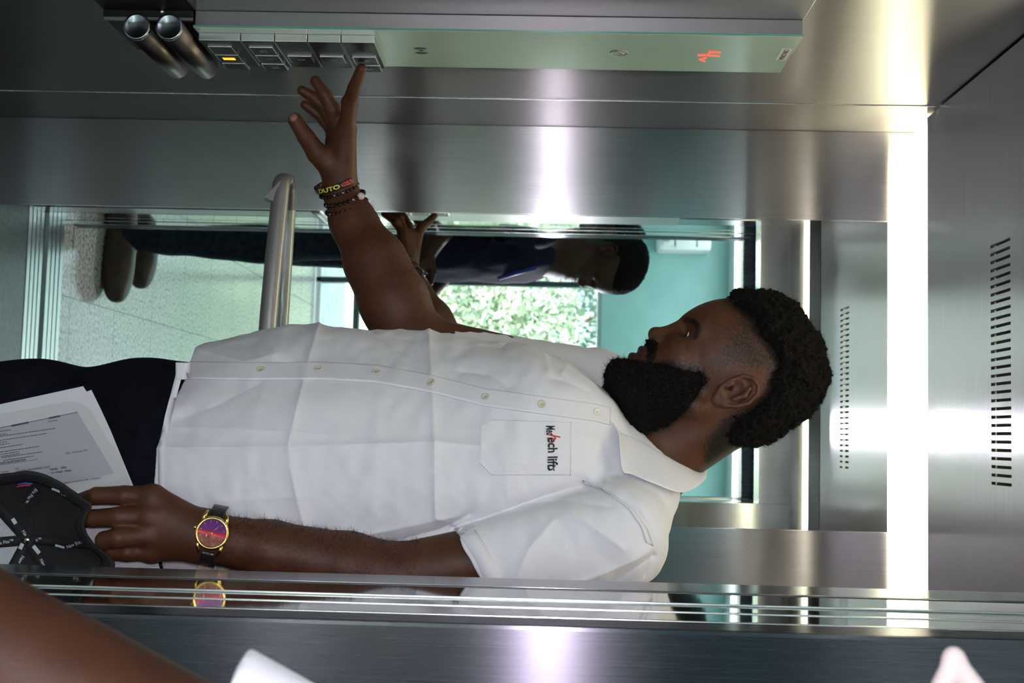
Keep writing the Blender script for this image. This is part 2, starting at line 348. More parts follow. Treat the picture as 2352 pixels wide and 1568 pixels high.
def skin(f, lo, hi, h, snap=1, marg=1.5):
    lo = np.asarray(lo, float); hi = np.asarray(hi, float); B = 8
    nb = np.ceil((hi-lo)/(h*B)).astype(int); g3 = np.stack(np.meshgrid(*[np.arange(n) for n in nb], indexing='ij'), -1).reshape(-1, 3)
    cen = lo+(g3+.5)*h*B; act = []
    for i in range(0, len(cen), 4000): act.append(np.abs(f(cen[i:i+4000])) < h*B*marg)
    g3 = g3[np.concatenate(act)]; g3 = g3[np.lexsort((g3//4).T)]; r = np.arange(B+1); off = np.stack(np.meshgrid(r, r, r, indexing='ij'), -1).reshape(-1, 3)
    cells = []; cv = []
    for i in range(0, len(g3), 48):
        b = g3[i:i+48]*B; P = lo+(b[:, None]+off[None]).reshape(-1, 3)*h; v = f(P).reshape(len(b), B+1, B+1, B+1)
        c8 = np.stack([v[:, a:a+B, b2:b2+B, c:c+B] for a, b2, c in CO], -1); s = (c8 < 0).sum(-1); m = (s > 0) & (s < 8)
        w2 = np.argwhere(m); cells.append(b[w2[:, 0]]+w2[:, 1:]); cv.append(c8[m])
    cells = np.concatenate(cells); cv = np.concatenate(cv); acc = np.zeros((len(cells), 3)); cnt = np.zeros(len(cells))
    for a, b in ED:
        va, vb = cv[:, a], cv[:, b]; m = (va < 0) != (vb < 0); t = np.where(m, va/(va-vb+1e-30), 0)[:, None]
        acc += np.where(m[:, None], CO[a]+(CO[b]-CO[a])*t, 0); cnt += m
    V = lo+(cells+acc/cnt[:, None])*h; K = np.array([1 << 42, 1 << 21, 1], dtype=np.int64); key = cells.astype(np.int64) @ K
    o = np.argsort(key); ks = key[o]; F = []
    for ax in range(3):
        u, w3 = (ax+1) % 3, (ax+2) % 3; e = [0, 0, 0]; e[ax] = 1; e1 = (CO == e).all(1).argmax()
        s0 = cv[:, 0] < 0; m = np.where(s0 != (cv[:, e1] < 0))[0]; kk = key[m]; ids = [m]
        du, dw = K[u], K[w3]; ok = np.ones(len(m), bool)
        for dlt in (du, du+dw, dw):
            p = np.searchsorted(ks, kk-dlt); p = np.clip(p, 0, len(ks)-1); ok &= ks[p] == kk-dlt; ids.append(o[p])
        q = np.stack(ids, 1)[ok]; fl = s0[m][ok]; q[~fl] = q[~fl][:, ::-1]; F.append(q)
    F = np.concatenate(F)
    for _ in range(snap):
        e = h*.5; d = f(V); gr = np.stack([f(V+np.eye(3)[i]*e)-d for i in range(3)], 1)/e; n2 = np.maximum((gr**2).sum(1), .2)
        V = V-np.clip((d/n2)[:, None]*gr, -h*.7, h*.7)
    return V, F
def to_obj(V, F, name, m, parent=None, attrs=None):
    me = bpy.data.meshes.new(name); me.vertices.add(len(V)); me.vertices.foreach_set('co', V.astype(np.float32).ravel())
    me.loops.add(F.size); me.loops.foreach_set('vertex_index', F.astype(np.int32).ravel()); me.polygons.add(len(F))
    me.polygons.foreach_set('loop_start', np.arange(0, F.size, 4, dtype=np.int32)); me.polygons.foreach_set('loop_total', np.full(len(F), 4, dtype=np.int32))
    me.polygons.foreach_set('use_smooth', np.ones(len(F), bool)); me.update(calc_edges=True); me.validate(); me.materials.append(m)
    for k, a in (attrs or {}).items():
        at2 = me.attributes.new(k, 'FLOAT', 'POINT'); at2.data.foreach_set('value', a.astype(np.float32))
    o = bpy.data.objects.new(name, me); COL.objects.link(o)
    if parent is not None: o.parent = parent
    return o
def poly2(pts):          # signed distance to a polygon (negative inside)
    pts = np.asarray(pts, float)
    def f(Q):
        d = np.full(len(Q), 1e9); s = np.ones(len(Q))
        for i in range(len(pts)):
            a, b = pts[i], pts[i-1]; e = b-a; w2 = Q-a; t = np.clip(w2@e/(e@e), 0, 1); r = w2-np.outer(t, e); d = np.minimum(d, (r**2).sum(1))
            c1 = Q[:, 1] >= a[1]; c2 = Q[:, 1] < b[1]; c3 = e[0]*w2[:, 1] > e[1]*w2[:, 0]
            s = np.where((c1 & c2 & c3) | (~c1 & ~c2 & ~c3), -s, s)
        return s*np.sqrt(d)
    return f
def line2(pts):          # distance to an open polyline
    pts = np.asarray(pts, float)
    def f(Q):
        d = np.full(len(Q), 1e9)
        for i in range(len(pts)-1):
            a, e = pts[i], pts[i+1]-pts[i]; w2 = Q-a; t = np.clip(w2@e/(e@e), 0, 1); r = w2-np.outer(t, e); d = np.minimum(d, (r**2).sum(1))
        return np.sqrt(d)
    return f
def project(P):
    d = P-EYE; z = d@FW; return np.stack([1176+FPX*(d@UP)/z, 784+FPX*(d@RT)/z], 1)
def fuzz(V, F, n, ln, wd, keep=None, curl=.6):      # short curly hairs rooted on a surface
    mb = MB(); v0 = V[F[:, 0]]; nrm = np.cross(V[F[:, 1]]-v0, V[F[:, 3]]-v0); nrm /= np.linalg.norm(nrm, axis=1)[:, None]+1e-12
    idx = RNG.integers(0, len(F), n)
    if keep is not None: idx = idx[keep(v0[idx])]
    vs = []; fs = []
    for j in idx:
        p = v0[j]; d = nrm[j]+RNG.normal(size=3)*curl; d /= np.linalg.norm(d); s = np.cross(d, RNG.normal(size=3)); s /= np.linalg.norm(s)
        l = ln*(.4+.9*RNG.random()); b = RNG.normal(size=3)*l*.45; m1 = p+d*l*.5+b*.5; e = p+d*l+b; o = len(vs)
        vs += [p-d*.001-s*wd, p-d*.001+s*wd, m1+s*wd*.8, m1-s*wd*.8, e]; fs += [(o, o+1, o+2, o+3), (o+3, o+2, o+4)]
    return mb.add(vs, fs, True)
M_hair = noise_mat('black_curly_hair', (.004, .0035, .003), (.014, .012, .011), .85, 420, bump=1., dist=.004, Specular_IOR_Level=.08)
M_strand = mat('black_hair_strand', (.005, .004, .0035), .7, Specular_IOR_Level=.12)
M_strand.use_backface_culling = False
def skin_mat(name, c1, c2, stub=True, rough=.52):
    m = mat(name, c1, rough); b = P(m); b.inputs['Specular IOR Level'].default_value = .32; b.inputs['Subsurface Weight'].default_value = .12; b.inputs['Subsurface Radius'].default_value = (.006, .002, .001); b.inputs['Subsurface Scale'].default_value = 1.
    mp = coords(m); n = N(m, 'ShaderNodeTexNoise', Scale=28.0, Detail=6); L(m, mp, 0, n, 'Vector'); r = ramp(m, [(.3, c1), (.7, c2)]); L(m, n, 0, r, 0)
    fine = N(m, 'ShaderNodeTexNoise', Scale=700.0, Detail=2); L(m, mp, 0, fine, 'Vector')
    bp = N(m, 'ShaderNodeBump', Strength=.35, Distance=.0007); L(m, fine, 0, bp, 'Height'); L(m, bp, 0, b, 'Normal')
    last = r
    for att, col, sc in (('stubble', (.010, .006, .004), 400.), ('lip', (.055, .020, .016), 0), ('nail', (.30, .15, .11), 0)):
        if not stub and att == 'stubble': continue
        a = N(m, 'ShaderNodeAttribute', attribute_name=att); mx = N(m, 'ShaderNodeMix', data_type='RGBA'); mx.inputs[7].default_value = (*col, 1)
        if sc:
            d = N(m, 'ShaderNodeTexNoise', Scale=sc, Detail=2); L(m, mp, 0, d, 'Vector'); q = N(m, 'ShaderNodeMath', operation='ADD'); L(m, d, 0, q, 0); L(m, a, 'Fac', q, 1)
            s2 = N(m, 'ShaderNodeMapRange'); s2.inputs[1].default_value = .78; s2.inputs[2].default_value = 1.12; L(m, q, 0, s2, 0); L(m, s2, 0, mx, 0)
        else: L(m, a, 'Fac', mx, 0)
        L(m, last, 0 if last is r else 2, mx, 6); last = mx
    m.node_tree.links.new(last.outputs[2], b.inputs['Base Color']); return m
M_skin = skin_mat('deep_brown_skin', (.064, .0225, .0098), (.092, .032, .0140))
# ------------------------------------------------------------------ the man at the panel
S30, C30 = .5, .8660254
HO = at(1650, 882, 1.74)
HF = -C30*RT-S30*UP; HU = -S30*RT+C30*UP; HS = -FW      # towards the nose, the crown, his left ear
HR = np.stack([HF, HU, HS], 1)
def hl(f, u, s=0.): return HO+HF*f+HU*u+HS*s
def hloc(x, y):         # side-view head coordinates of a point of the profile
    d = x-1650; l = 882-y; return ((l*C30-d*S30)/1609, (l*S30+d*C30)/1609)
def head_ops(S, A, R=None, sc=1.):
    # A(f,u,s) -> place; R the axes
    E = lambda c, r, p=2.: ell(A(*c), r, R, p)
    S.add(E((.003, .040, 0), (.101, .092, .076)), .02)
    S.add(E((.033, -.030, 0), (.064, .086, .058)), .03)
    S.add(E((.030, .02, 0), (.072, .065, .066)), .03)
    for s in (-1, 1):
        S.add(E((.058, -.036, s*.040), (.028, .022, .022)), .018)
        S.add(cone(A(-.004, -.050, s*.053), A(.070, -.104, s*.022), .016, .017), .02)
        S.add(cone(A(.088, .010, s*.012), A(.080, .010, s*.045), .0125, .012), .012)
    S.add(E((.078, -.106, 0), (.018, .018, .024)), .015)
    S.add(E((.070, -.068, 0), (.026, .028, .036)), .015)
    for s in (-1, 1): S.sub(E((.104, -.007, s*.032), (.018, .010, .018)), .014)
    S.add(cone(A(.092, .0, 0), A(.102, -.040, 0), .0095, .0125), .008)
    S.add(E((.105, -.043, 0), (.0115, .0095, .012)), .006)
    for s in (-1, 1):
        S.add(E((.092, -.045, s*.0145), (.012, .0085, .0085)), .004)
        S.sub(cone(A(.101, -.056, s*.009), A(.097, -.046, s*.008), .0036, .003), .002)
    S.add(E((.0905, -.070, 0), (.0125, .0075, .025)), .005)
    S.add(E((.0885, -.0865, 0), (.0130, .0085, .022)), .004)
    S.sub(cone(A(.105, -.0785, -.018), A(.105, -.0785, .018), .0026, .0026), .003)
    for s in (-1, 1):        # lids over the eyes, looking down
        S.add(E((.0755, -.003, s*.031), (.0142, .0138, .0142)), .003)
        S.sub(E((.0925, -.0085, s*.033), (.0105, .0054, .0135)), .0015)
        ea = lambda f, u, t: A(f-.008, u+.003, s*t)
        S.add(cone(A(-.006, -.005, s*.070), A(-.010, .0, s*.082), .012, .010), .006)
        S.add(E((-.010, .002, s*.083), (.019, .029, .0065)), .004)
        S.sub(E((-.006, .002, s*.0895), (.0115, .017, .0075)), .003)
        hx = [(.012, .006, .080), (.011, .020, .086), (.002, .030, .0895), (-.010, .0315, .091), (-.020, .024, .092), (-.024, .008, .0915), (-.020, -.008, .089), (-.012, -.020, .086), (-.004, -.026, .082)]
        S.add(chain([ea(*h) for h in hx], [.003]*8+[.004], .001), .002)
        S.add(chain([ea(-.008, .020, .089), ea(-.013, .008, .090), ea(-.010, -.006, .088)], [.0028, .003, .003]), .003)
        S.add(ell(ea(.0085, -.002, .084), (.004, .006, .004), R), .003)
        S.add(ell(ea(.000, -.024, .083), (.008, .009, .005), R), .004)
        S.sub(cone(ea(.003, -.002, .088), ea(.006, -.003, .076), .0035, .003), .002)
    return S
PH = math.radians(54); TF = np.array([-math.sin(PH), -math.cos(PH), 0]); TR = np.array([-math.cos(PH), math.sin(PH), 0])
ZT = 1.76
SH_L = at(1425, 1228, 1.60); SH_R = at(1385, 893, 1.93)
EL_L = at(915, 1322, 1.565); WR_L = at(472, 1232, 1.54); EL_R = at(945, 790, 1.89); WR_R = at(782, 440, 1.945)
B = Solid(); head_ops(B, hl, HR)
NB = at(1460, 1068, 1.78)
B.add(cone(hl(-.038, -.020), NB, .055, .062), .018)
B.add(cone(NB, at(1250, 1060, 1.77), .07, .10), .03)
B.add(cone(at(1250, 1060, 1.77), at(500, 1060, 1.77), .10, .10), .03)
B.add(cone(NB, SH_L, .055, .05), .03); B.add(cone(NB, SH_R, .055, .05), .03)
B.add(cone(SH_L, EL_L, .050, .041), .01)
B.add(chain([EL_L, at(800, 1300, 1.56), at(620, 1262, 1.548), WR_L], [.0405, .0425, .036, .0295], .01), .01)
B.add(chain([SH_R, EL_R, at(905, 692, 1.905), at(862, 602, 1.920), at(812, 512, 1.938), WR_R], [.05, .047, .049, .044, .032, .0265], .03), .01)
# right hand: palm down, forefinger pressing a button, the others hanging loose, thumb below
rI = [at(796, 300, 1.905), at(803, 236, 1.868), at(814, 202, 1.842), at(830, 158, 1.818)]
rM = [at(780, 303, 1.918), at(763, 250, 1.893), at(746, 217, 1.886), at(725, 186, 1.886)]
rR = [at(772, 306, 1.935), at(748, 250, 1.932), at(720, 224, 1.926), at(694, 208, 1.920)]
rP = [at(768, 312, 1.952), at(748, 276, 1.954), at(722, 256, 1.95), at(700, 241, 1.945)]
rT = [at(768, 395, 1.932), at(728, 352, 1.912), at(703, 315, 1.897), at(678, 276, 1.892)]
B.add(cone(WR_R, rI[0], .025, .0155), .012); B.add(cone(WR_R, rM[0], .024, .016), .012)
B.add(cone(at(778, 400, 1.948), rR[0], .022, .015), .012); B.add(cone(at(778, 400, 1.948), rP[0], .022, .013), .012)
B.add(chain(rI, [.0135, .0118, .0102, .0080], .002), .008); B.add(chain(rM, [.0125, .0110, .0100, .0082], .002), .005)
B.add(chain(rR, [.0115, .0105, .0095, .0078], .002), .003); B.add(chain(rP, [.0110, .0092, .0082, .0070], .002), .003)
B.add(chain(rT, [.019, .0165, .0135, .0112], .003), .012)
for q in (rI, rM, rR, rP): B.add(ell(q[1], (.0122, .0122, .0122)), .004)
# left hand: back of the hand to us, forefinger and middle finger hooked on the cap, the last two curled
lI = [at(352, 1142, 1.528), at(285, 1137, 1.522), at(222, 1138, 1.522), at(182, 1148, 1.545)]
lM = [at(348, 1185, 1.520), at(272, 1187, 1.510), at(214, 1190, 1.516), at(186, 1196, 1.545)]
lR = [at(345, 1228, 1.520), at(272, 1234, 1.500), at(240, 1240, 1.505), at(255, 1246, 1.530)]
lP = [at(350, 1264, 1.528), at(292, 1268, 1.512), at(258, 1268, 1.515), at(262, 1262, 1.535)]
lT = [at(420, 1180, 1.555), at(370, 1150, 1.575), at(320, 1140, 1.590), at(270, 1145, 1.595)]
B.add(cone(WR_L, lI[0], .027, .016), .014); B.add(cone(WR_L, lM[0], .027, .017), .014); B.add(cone(WR_L, lR[0], .027, .0165), .014); B.add(cone(WR_L, lP[0], .026, .015), .014)
B.add(chain(lI, [.0145, .0120, .0108, .0085], .002), .007); B.add(chain(lM, [.0148, .0125, .0110, .0088], .002), .005)
B.add(chain(lR, [.0142, .0125, .0110, .0090], .002), .005); B.add(chain(lP, [.0128, .0110, .0098, .0085], .002), .005)
B.add(chain(lT, [.016, .0145, .0125, .0105], .003), .010)
for q in (lI, lM, lR, lP): B.add(ell(q[0]+HS*.004, (.0125, .0125, .0125)), .008)
allp = np.array([HO+HU*.15, HO-HF*.13, SH_L, SH_R, EL_L, WR_L, *rI, *rP, *rT, *lI, *lM, at(500, 1060, 1.77), HO+HF*.13, HO+HS*.1])
lo, hi = allp.min(0)-.12, allp.max(0)+.12
hi[2] = (HO+HU*.15)[2]
V, F = skin(B, lo, hi, .0019)
q = (V-HO) @ HR; side2 = q[:, :2]; near = (q[:, 0] > -.14) & (q[:, 0] < .14) & (q[:, 1] > -.19) & (np.abs(q[:, 2]) < .12)
HP = lambda L2: np.array([hloc(x, y) for x, y in L2])
hairP = HP([(1669, 683), (1704, 708), (1732, 759), (1761, 791), (1774, 823), (1761, 871), (1748, 905), (1701, 942), (1653, 965), (1622, 1000), (1618, 1050), (1660, 1250), (2100, 1200), (2150, 500), (1640, 500), (1655, 660)])
fadeP = HP([(1655, 690), (1660, 735), (1640, 775), (1612, 812), (1598, 850), (1606, 868), (1650, 850), (1715, 862), (1712, 925), (1650, 945), (1628, 985), (1606, 1030), (1640, 1100), (2100, 1200), (2100, 500), (1660, 500)])
beardP = HP([(1442, 832), (1466, 834), (1488, 838), (1530, 838), (1562, 850), (1600, 852), (1606, 872), (1590, 896), (1556, 942), (1522, 975), (1420, 1010), (1330, 960), (1320, 780), (1415, 822)])
bfade = HP([(1440, 830), (1490, 822), (1530, 812), (1575, 815), (1606, 822), (1608, 872), (1580, 930), (1530, 985), (1470, 1005), (1300, 1000), (1300, 780), (1420, 815)])
mustP = HP([(1480, 776), (1503, 782), (1503, 800), (1498, 820), (1488, 842), (1474, 838), (1480, 815), (1484, 797)])
sm = lambda d, w2: np.clip(.5-d/w2, 0, 1)
stub = np.maximum(sm(poly2(fadeP)(side2), .040)*.50+sm(poly2(hairP)(side2)-.004, .025)*.5, sm(poly2(bfade)(side2), .035)*.50+sm(poly2(beardP)(side2), .02)*.5)
stub = np.maximum(stub, sm(poly2(mustP)(side2), .008))
stub *= near*(np.abs(q[:, 2]) < .081)
brow = line2(HP([(1573, 735), (1588, 742), (1590, 760), (1583, 775)]))(side2); stub = np.maximum(stub, near*sm(brow-.004, .004)*(q[:, 0] > .05)*.75)
arm = np.maximum(sm(line2([project(p[None])[0] for p in (EL_L, at(620, 1262, 1.548), WR_L)])(project(V)), 200)*.18*(V[:, 1] < 1.66), 0)
stub = np.maximum(stub, arm*(project(V)[:, 0] < 900))
lip = near*(q[:, 0] > .082)*sm(np.abs(q[:, 1]+.079)-.014, .004)*(np.abs(q[:, 2]) < .024)
nail = np.zeros(len(V))
for c, n in ((rT[3], at(673, 268, 1.9)-rT[3]), ):
    dd = V-c; n = np.array(-FW+.35*(-RT)-.2*UP); n /= np.linalg.norm(n); nail = np.maximum(nail, sm(np.linalg.norm(dd-np.outer(dd@n, n), axis=1)-.0068, .001)*(dd@n > .004))
man = to_obj(V, F, 'person', M_skin, None, dict(stubble=stub, lip=lip, nail=nail))
tag(man, 'bearded person in a white short-sleeved shirt leaning to press a lift button', 'person')
# eyes
for s in (-1, 1):
    e = MB().ball(hl(.0755, -.003, s*.031), .0129, 24).build('eye', mat('eye_white', (.62, .58, .52), .15), man)
    gz = (HF*.82-HU*.55+HS*s*.05); gz /= np.linalg.norm(gz)
    MB().lathe([(.0001, .0133), (.0035, .0131), (.0062, .0116)], hl(.0755, -.003, s*.031), gz, 24).build('iris', mat('iris_dark', (.03, .014, .008), .1), e)
# hair
def hairS(P):
    q = (P-HO) @ HR; d = ell((0, .046, 0), (.107, .111, .091), None, 2.35)(q); d = smax(d, poly2(hairP)(q[:, :2])-.006, .032)
    return d-.0035*vn(P, 160, 3)-.0025*vn(P, 320, 5)-.004*vn(P, 40, 8)
b0 = HO-.2; b1 = HO+.24
hV, hF = skin(hairS, b0, b1, .0019); hair = to_obj(hV, hF, 'hair', M_hair, man)
fuzz(hV, hF, 42000, .0042, .00013, curl=.9).build('curls', M_strand, hair)
def beardS(P):
    q = (P-HO) @ HR
    hd = B(P); d = smax(hd-.009, poly2(beardP)(q[:, :2]), .010)
    m2 = smax(hd-.0035, poly2(mustP)(q[:, :2]), .008); m2 = smax(m2, np.abs(q[:, 2])-.034, .006)
    bl = ell((.046, -.088, 0), (.057, .055, .052), None, 2.7)(q); bl = smax(bl, poly2(beardP)(q[:, :2])+.002, .012)
    d = smin(smin(d, bl, .012), m2, .004); d = smax(d, .02-q[:, 0]*1.2-.045-q[:, 1]*0, .01) if False else d
    lipc = ell((.100, -.080, 0), (.020, .0145, .026), None)(q); d = smax(d, -lipc, .003)
    d = smax(d, np.abs(q[:, 2])-.078, .004)
    return d-.0022*vn(P, 190, 4)-.002*vn(P, 380, 6)
cB = hl(.05, -.08); bV, bF = skin(beardS, cB-.13, cB+.13, .0019); beard = to_obj(bV, bF, 'beard', M_hair, man)
fuzz(bV, bF, 24000, .0062, .00012, curl=.6).build('whiskers', M_strand, beard)
# arm hair
for nm, a, b, cnt in (('arm_hair', at(880, 1310, 1.56), at(540, 1245, 1.543), 9000), ('arm_hair', at(900, 690, 1.905), at(815, 520, 1.938), 3000)):
    kp = lambda Q, a=a, b=b: cone(a, b, .062, .052)(Q) < 0
    fm = F[kp(V[F[:, 0]])]; fuzz(V, fm, cnt, .006, .00014, curl=.8).build(nm, M_strand, man)
# ---------------- shirt
M_shirt = noise_mat('white_cotton', (.70, .685, .74), (.74, .725, .78), .8, 900, bump=.12, dist=.0004, Sheen_Weight=.1)
prof = [(330, 1068, .196, .142), (400, 1066, .196, .142), (520, 1052, .205, .156), (650, 1044, .212, .166), (800, 1046, .208, .163), (1000, 1054, .205, .158), (1200, 1060, .198, .147), (1300, 1068, .180, .124), (1380, 1082, .145, .094), (1440, 1092, .110, .075), (1500, 1096, .075, .06)]
tz = np.array([at(x, y, ZT)[2] for x, y, a, b in prof]); tx = np.array([at(x, y, ZT)[0] for x, y, a, b in prof]); ty = np.array([at(x, y, ZT)[1] for x, y, a, b in prof])
ta = np.array([p[2] for p in prof]); tb = np.array([p[3] for p in prof])
def torso(P, k=1., da=0.):
    z = P[:, 2]; c = np.stack([np.interp(z, tz, tx), np.interp(z, tz, ty)], 1); a = np.interp(z, tz, ta)+da; b = np.interp(z, tz, tb)+da
    q = P[:, :2]-c; l = np.abs(q@TR[:2])/a; f = np.abs(q@TF[:2])/b; r = (l**2.35+f**2.35)**(1/2.35)
    d = (r-1)*np.minimum(a, b)*1.05; return smax(d, z-at(1500, 1070, ZT)[2], .03)
crease = [([(733, 740), (700, 860), (662, 1020), (668, 1080), (690, 1180), (706, 1245)], .0058, 11, 0), ([(985, 755), (993, 880), (997, 1000), (1000, 1190)], .0054, 10, 0),
          ([(362, 1029), (660, 1026), (1000, 1014), (1100, 1024)], .0040, 10, 0), ([(380, 980), (560, 985), (760, 998)], .0016, 9, 0),
          ([(1170, 890), (1120, 860), (1060, 855)], -.007, 26, 1), ([(1345, 1112), (1246, 1140), (1123, 1186), (1040, 1212)], -.010, 16, 1), ([(1340, 1100), (1250, 1075), (1180, 1060)], -.003, 14, 1),
          ([(1330, 795), (1290, 860), (1300, 900)], .0018, 14, 0), ([(1350, 900), (1310, 880), (1270, 870)], -.003, 12, 1), ([(560, 790), (620, 830), (700, 850)], -.0045, 22, 1),
          ([(450, 800), (560, 830), (640, 810)], .004, 20, 0), ([(420, 960), (500, 930), (600, 880)], -.003, 22, 1), ([(1160, 1060), (1165, 1140)], .0025, 10, 0), ([(1190, 1060), (1215, 1130)], -.0025, 10, 1),
          ([(720, 1240), (860, 1225), (980, 1200), (1050, 1185)], .0035, 14, 0), ([(880, 1250), (1010, 1215), (1080, 1180)], -.006, 18, 1), ([(500, 1150), (700, 1140)], .002, 16, 0),
          ([(1180, 770), (1150, 800), (1080, 790)], -.004, 16, 1), ([(850, 760), (900, 800), (980, 830)], -.003, 20, 1), ([(1250, 800), (1260, 850), (1230, 900)], .002, 16, 0), ([(1265, 835), (1300, 870)], -.003, 10, 1),
          ([(1300, 1165), (1390, 1230), (1430, 1260)], .0055, 13, 0), ([(1270, 1195), (1215, 1260), (1180, 1345)], .0050, 13, 0), ([(1310, 1345), (1380, 1320), (1455, 1288), (1500, 1262)], .005, 12, 0), ([(1390, 1350), (1440, 1315), (1500, 1275)], -.004, 9, 1),
          ([(1200, 1155), (1300, 1150), (1400, 1165)], -.004, 14, 1), ([(1345, 1110), (1400, 1130), (1460, 1170), (1490, 1215), (1503, 1260), (1480, 1320)], -.0055, 7, 1), ([(1395, 1010), (1330, 1000), (1290, 1040)], .002, 14, 0), ([(1490, 1060), (1450, 1120), (1500, 1190)], .002, 14, 0)]
crf = [(line2(p), a, w2) for p, a, w2, t in crease]
def folds(P, d):
    m = np.abs(d) < .03; r = np.zeros(len(P))
    if m.any():
        Q = P[m]; q = project(Q); nearside = np.clip((1.90-Q[:, 1])/.08, 0, 1); s = 0
        for f, a, w2 in crf: s = s+a*np.exp(-f(q)/w2)
        s = s*nearside+.0032*vn(Q*np.array([1, 1, .7]), 16, 2)+.0016*vn(Q*np.array([1, 1, 1.6]), 38, 7)+.0005*vn(Q, 90, 9)
        r[m] = s
    return r
S = Solid().add(torso)
S.add(cone(at(1488, 1108, 1.725), at(1432, 1208, 1.63), .048, .062), .03)
S.add(cone(at(1440, 1015, 1.87), at(1365, 900, 1.93), .050, .056), .03)
slL = cone(at(1410, 1232, 1.60), at(1060, 1306, 1.565), .072, .060)
cutL = (at(1041, 1215, 1.52), at(1115, 1345, 1.52)); cutR = at(1042, 760, 1.86)
axL = at(1410, 1232, 1.60)-at(1060, 1306, 1.565); axL /= np.linalg.norm(axL)
nL = axL-.35*RT; nL /= np.linalg.norm(nL); slLx = cone(at(1410, 1232, 1.60), at(980, 1322, 1.56), .072, .059)
S.add(lambda P: smax(slLx(P), -((P-cutL[0])@nL), .002), .012)
slR = cone(at(1370, 893, 1.93), at(1040, 842, 1.905), .062, .062); S.add(slR, .03)
S.add(ell(at(1230, 1000, 1.71), (.10, .09, .12)), .06)
hx0 = [(790, 440, 1.74), (815, 433, 1.71), (832, 410, 1.66), (836, 406, 1.65), (870, 397, 1.62), (960, 376, 1.595), (1030, 361, 1.585), (1140, 363, 1.585), (1330, 372, 1.60), (1500, 372, 1.65)]
hX = np.array([at(x, y, z)[0] for y, x, z in hx0]); hZ = np.array([at(x, y, z)[2] for y, x, z in hx0])
def shirt(P):
    d = S(P); d = d-folds(P, d)
    d = smax(d, np.interp(P[:, 0], hX, hZ)-P[:, 2], .001)
    tor = torso(P)
    # sleeve ends are open: cut, then hollow out
    offL = (P-cutL[0])@nL
    hol = np.maximum(np.maximum(cone(at(1410, 1232, 1.60), at(1000, 1318, 1.56), .058, .0535)(P), offL-.06), .008-tor); d = smax(d, -hol, .001)
    e2 = (cutR[2]-P[:, 2])+.25*(P[:, 0]-cutR[0]); right = (P[:, 1] > 1.80) & (P[:, 0] < at(1000, 880, 1.9)[0]) & (tor > .006); d = np.maximum(d, np.where(right, e2, -1.))
    hem = np.maximum(torso(P, da=-.014)+.0, P[:, 2]-np.interp(P[:, 0], hX, hZ)-.10); d = np.maximum(d, -hem)
    nk = cone(hl(-.038, -.020), NB, .060, .064)(P); d = smax(d, -nk, .004)
    return d
ps = np.array([SH_L, SH_R, at(350, 1068, ZT)])
sV, sF = skin(shirt, (tx.min()-.26, 1.50, hZ.min()-.02), (tx.max()+.27, 2.02, at(1600, 1070, ZT)[2]), .0024, marg=2.4)
shirtO = to_obj(sV, sF, 'shirt', M_shirt, man)
bvh = BVHTree.FromPolygons([tuple(v) for v in sV], [tuple(f) for f in sF])
E0 = Vector(EYE)
def cast(x, y, off=0., back=None):
    d = Vector(at(x, y, 1.)-EYE).normalized(); h, n, i, r = bvh.ray_cast(E0, d)
    if h is None: p = Vector(at(x, y, back or 1.6)); return p, -d
    if n.dot(d) > 0: n = -n
    return h+n*off, n
def drape(rows, off=.0012):      # rows of photo points laid on the shirt
    return [[cast(x, y, off)[0] for x, y in r] for r in rows]
def lerp_path(pts, n):
    pts = np.array(pts, float); s = np.r_[0, np.cumsum(np.linalg.norm(np.diff(pts, axis=0), axis=1))]; t = np.linspace(0, s[-1], n)
    return np.stack([np.interp(t, s, pts[:, i]) for i in range(pts.shape[1])], 1)
cl = lerp_path([(404, 851), (500, 853), (600, 854), (731, 853), (864, 860), (992, 883), (1115, 914), (1243, 931), (1369, 948), (1400, 957)], 150)
MB().grid(drape([[(x, y+o) for x, y in cl] for o in (-19, -17, 0, 18, 20)], .0015), flip=True).build('placket', M_shirt, shirtO, solid=.0022)
M_thread = mat('white_thread', (.82, .82, .84), .7)
MB().tube(drape([[(x, y+18) for x, y in cl]], .0030)[0], .00045, 6).build('stitching', M_thread, shirtO)
M_btn = mat('cream_button', (.60, .57, .45), .25); M_clear = mat('clear_button', (.78, .76, .70), .15)
for i, (x, y) in enumerate([(600, 852), (731, 851), (864, 858), (992, 881), (1115, 914), (1243, 930), (1369, 948)]):
    p, n = cast(x, y, .0028); b = MB().lathe([(.0001, .0006), (.0028, .0006), (.0033, .0012), (.0048, .0018), (.0056, .0012), (.0056, 0), (.0001, 0)], p, n, 24).build('button', M_clear if i == 6 else M_btn, shirtO)
    mb = MB(); a = n.orthogonal().normalized(); c = n.cross(a)
    for u, v in ((1, 1), (1, -1), (-1, 1), (-1, -1)): mb.ball(p+a*u*.0009+c*v*.0009+n*.0008, .0004, 6)
    mb.build('button_holes', M_dark, b)
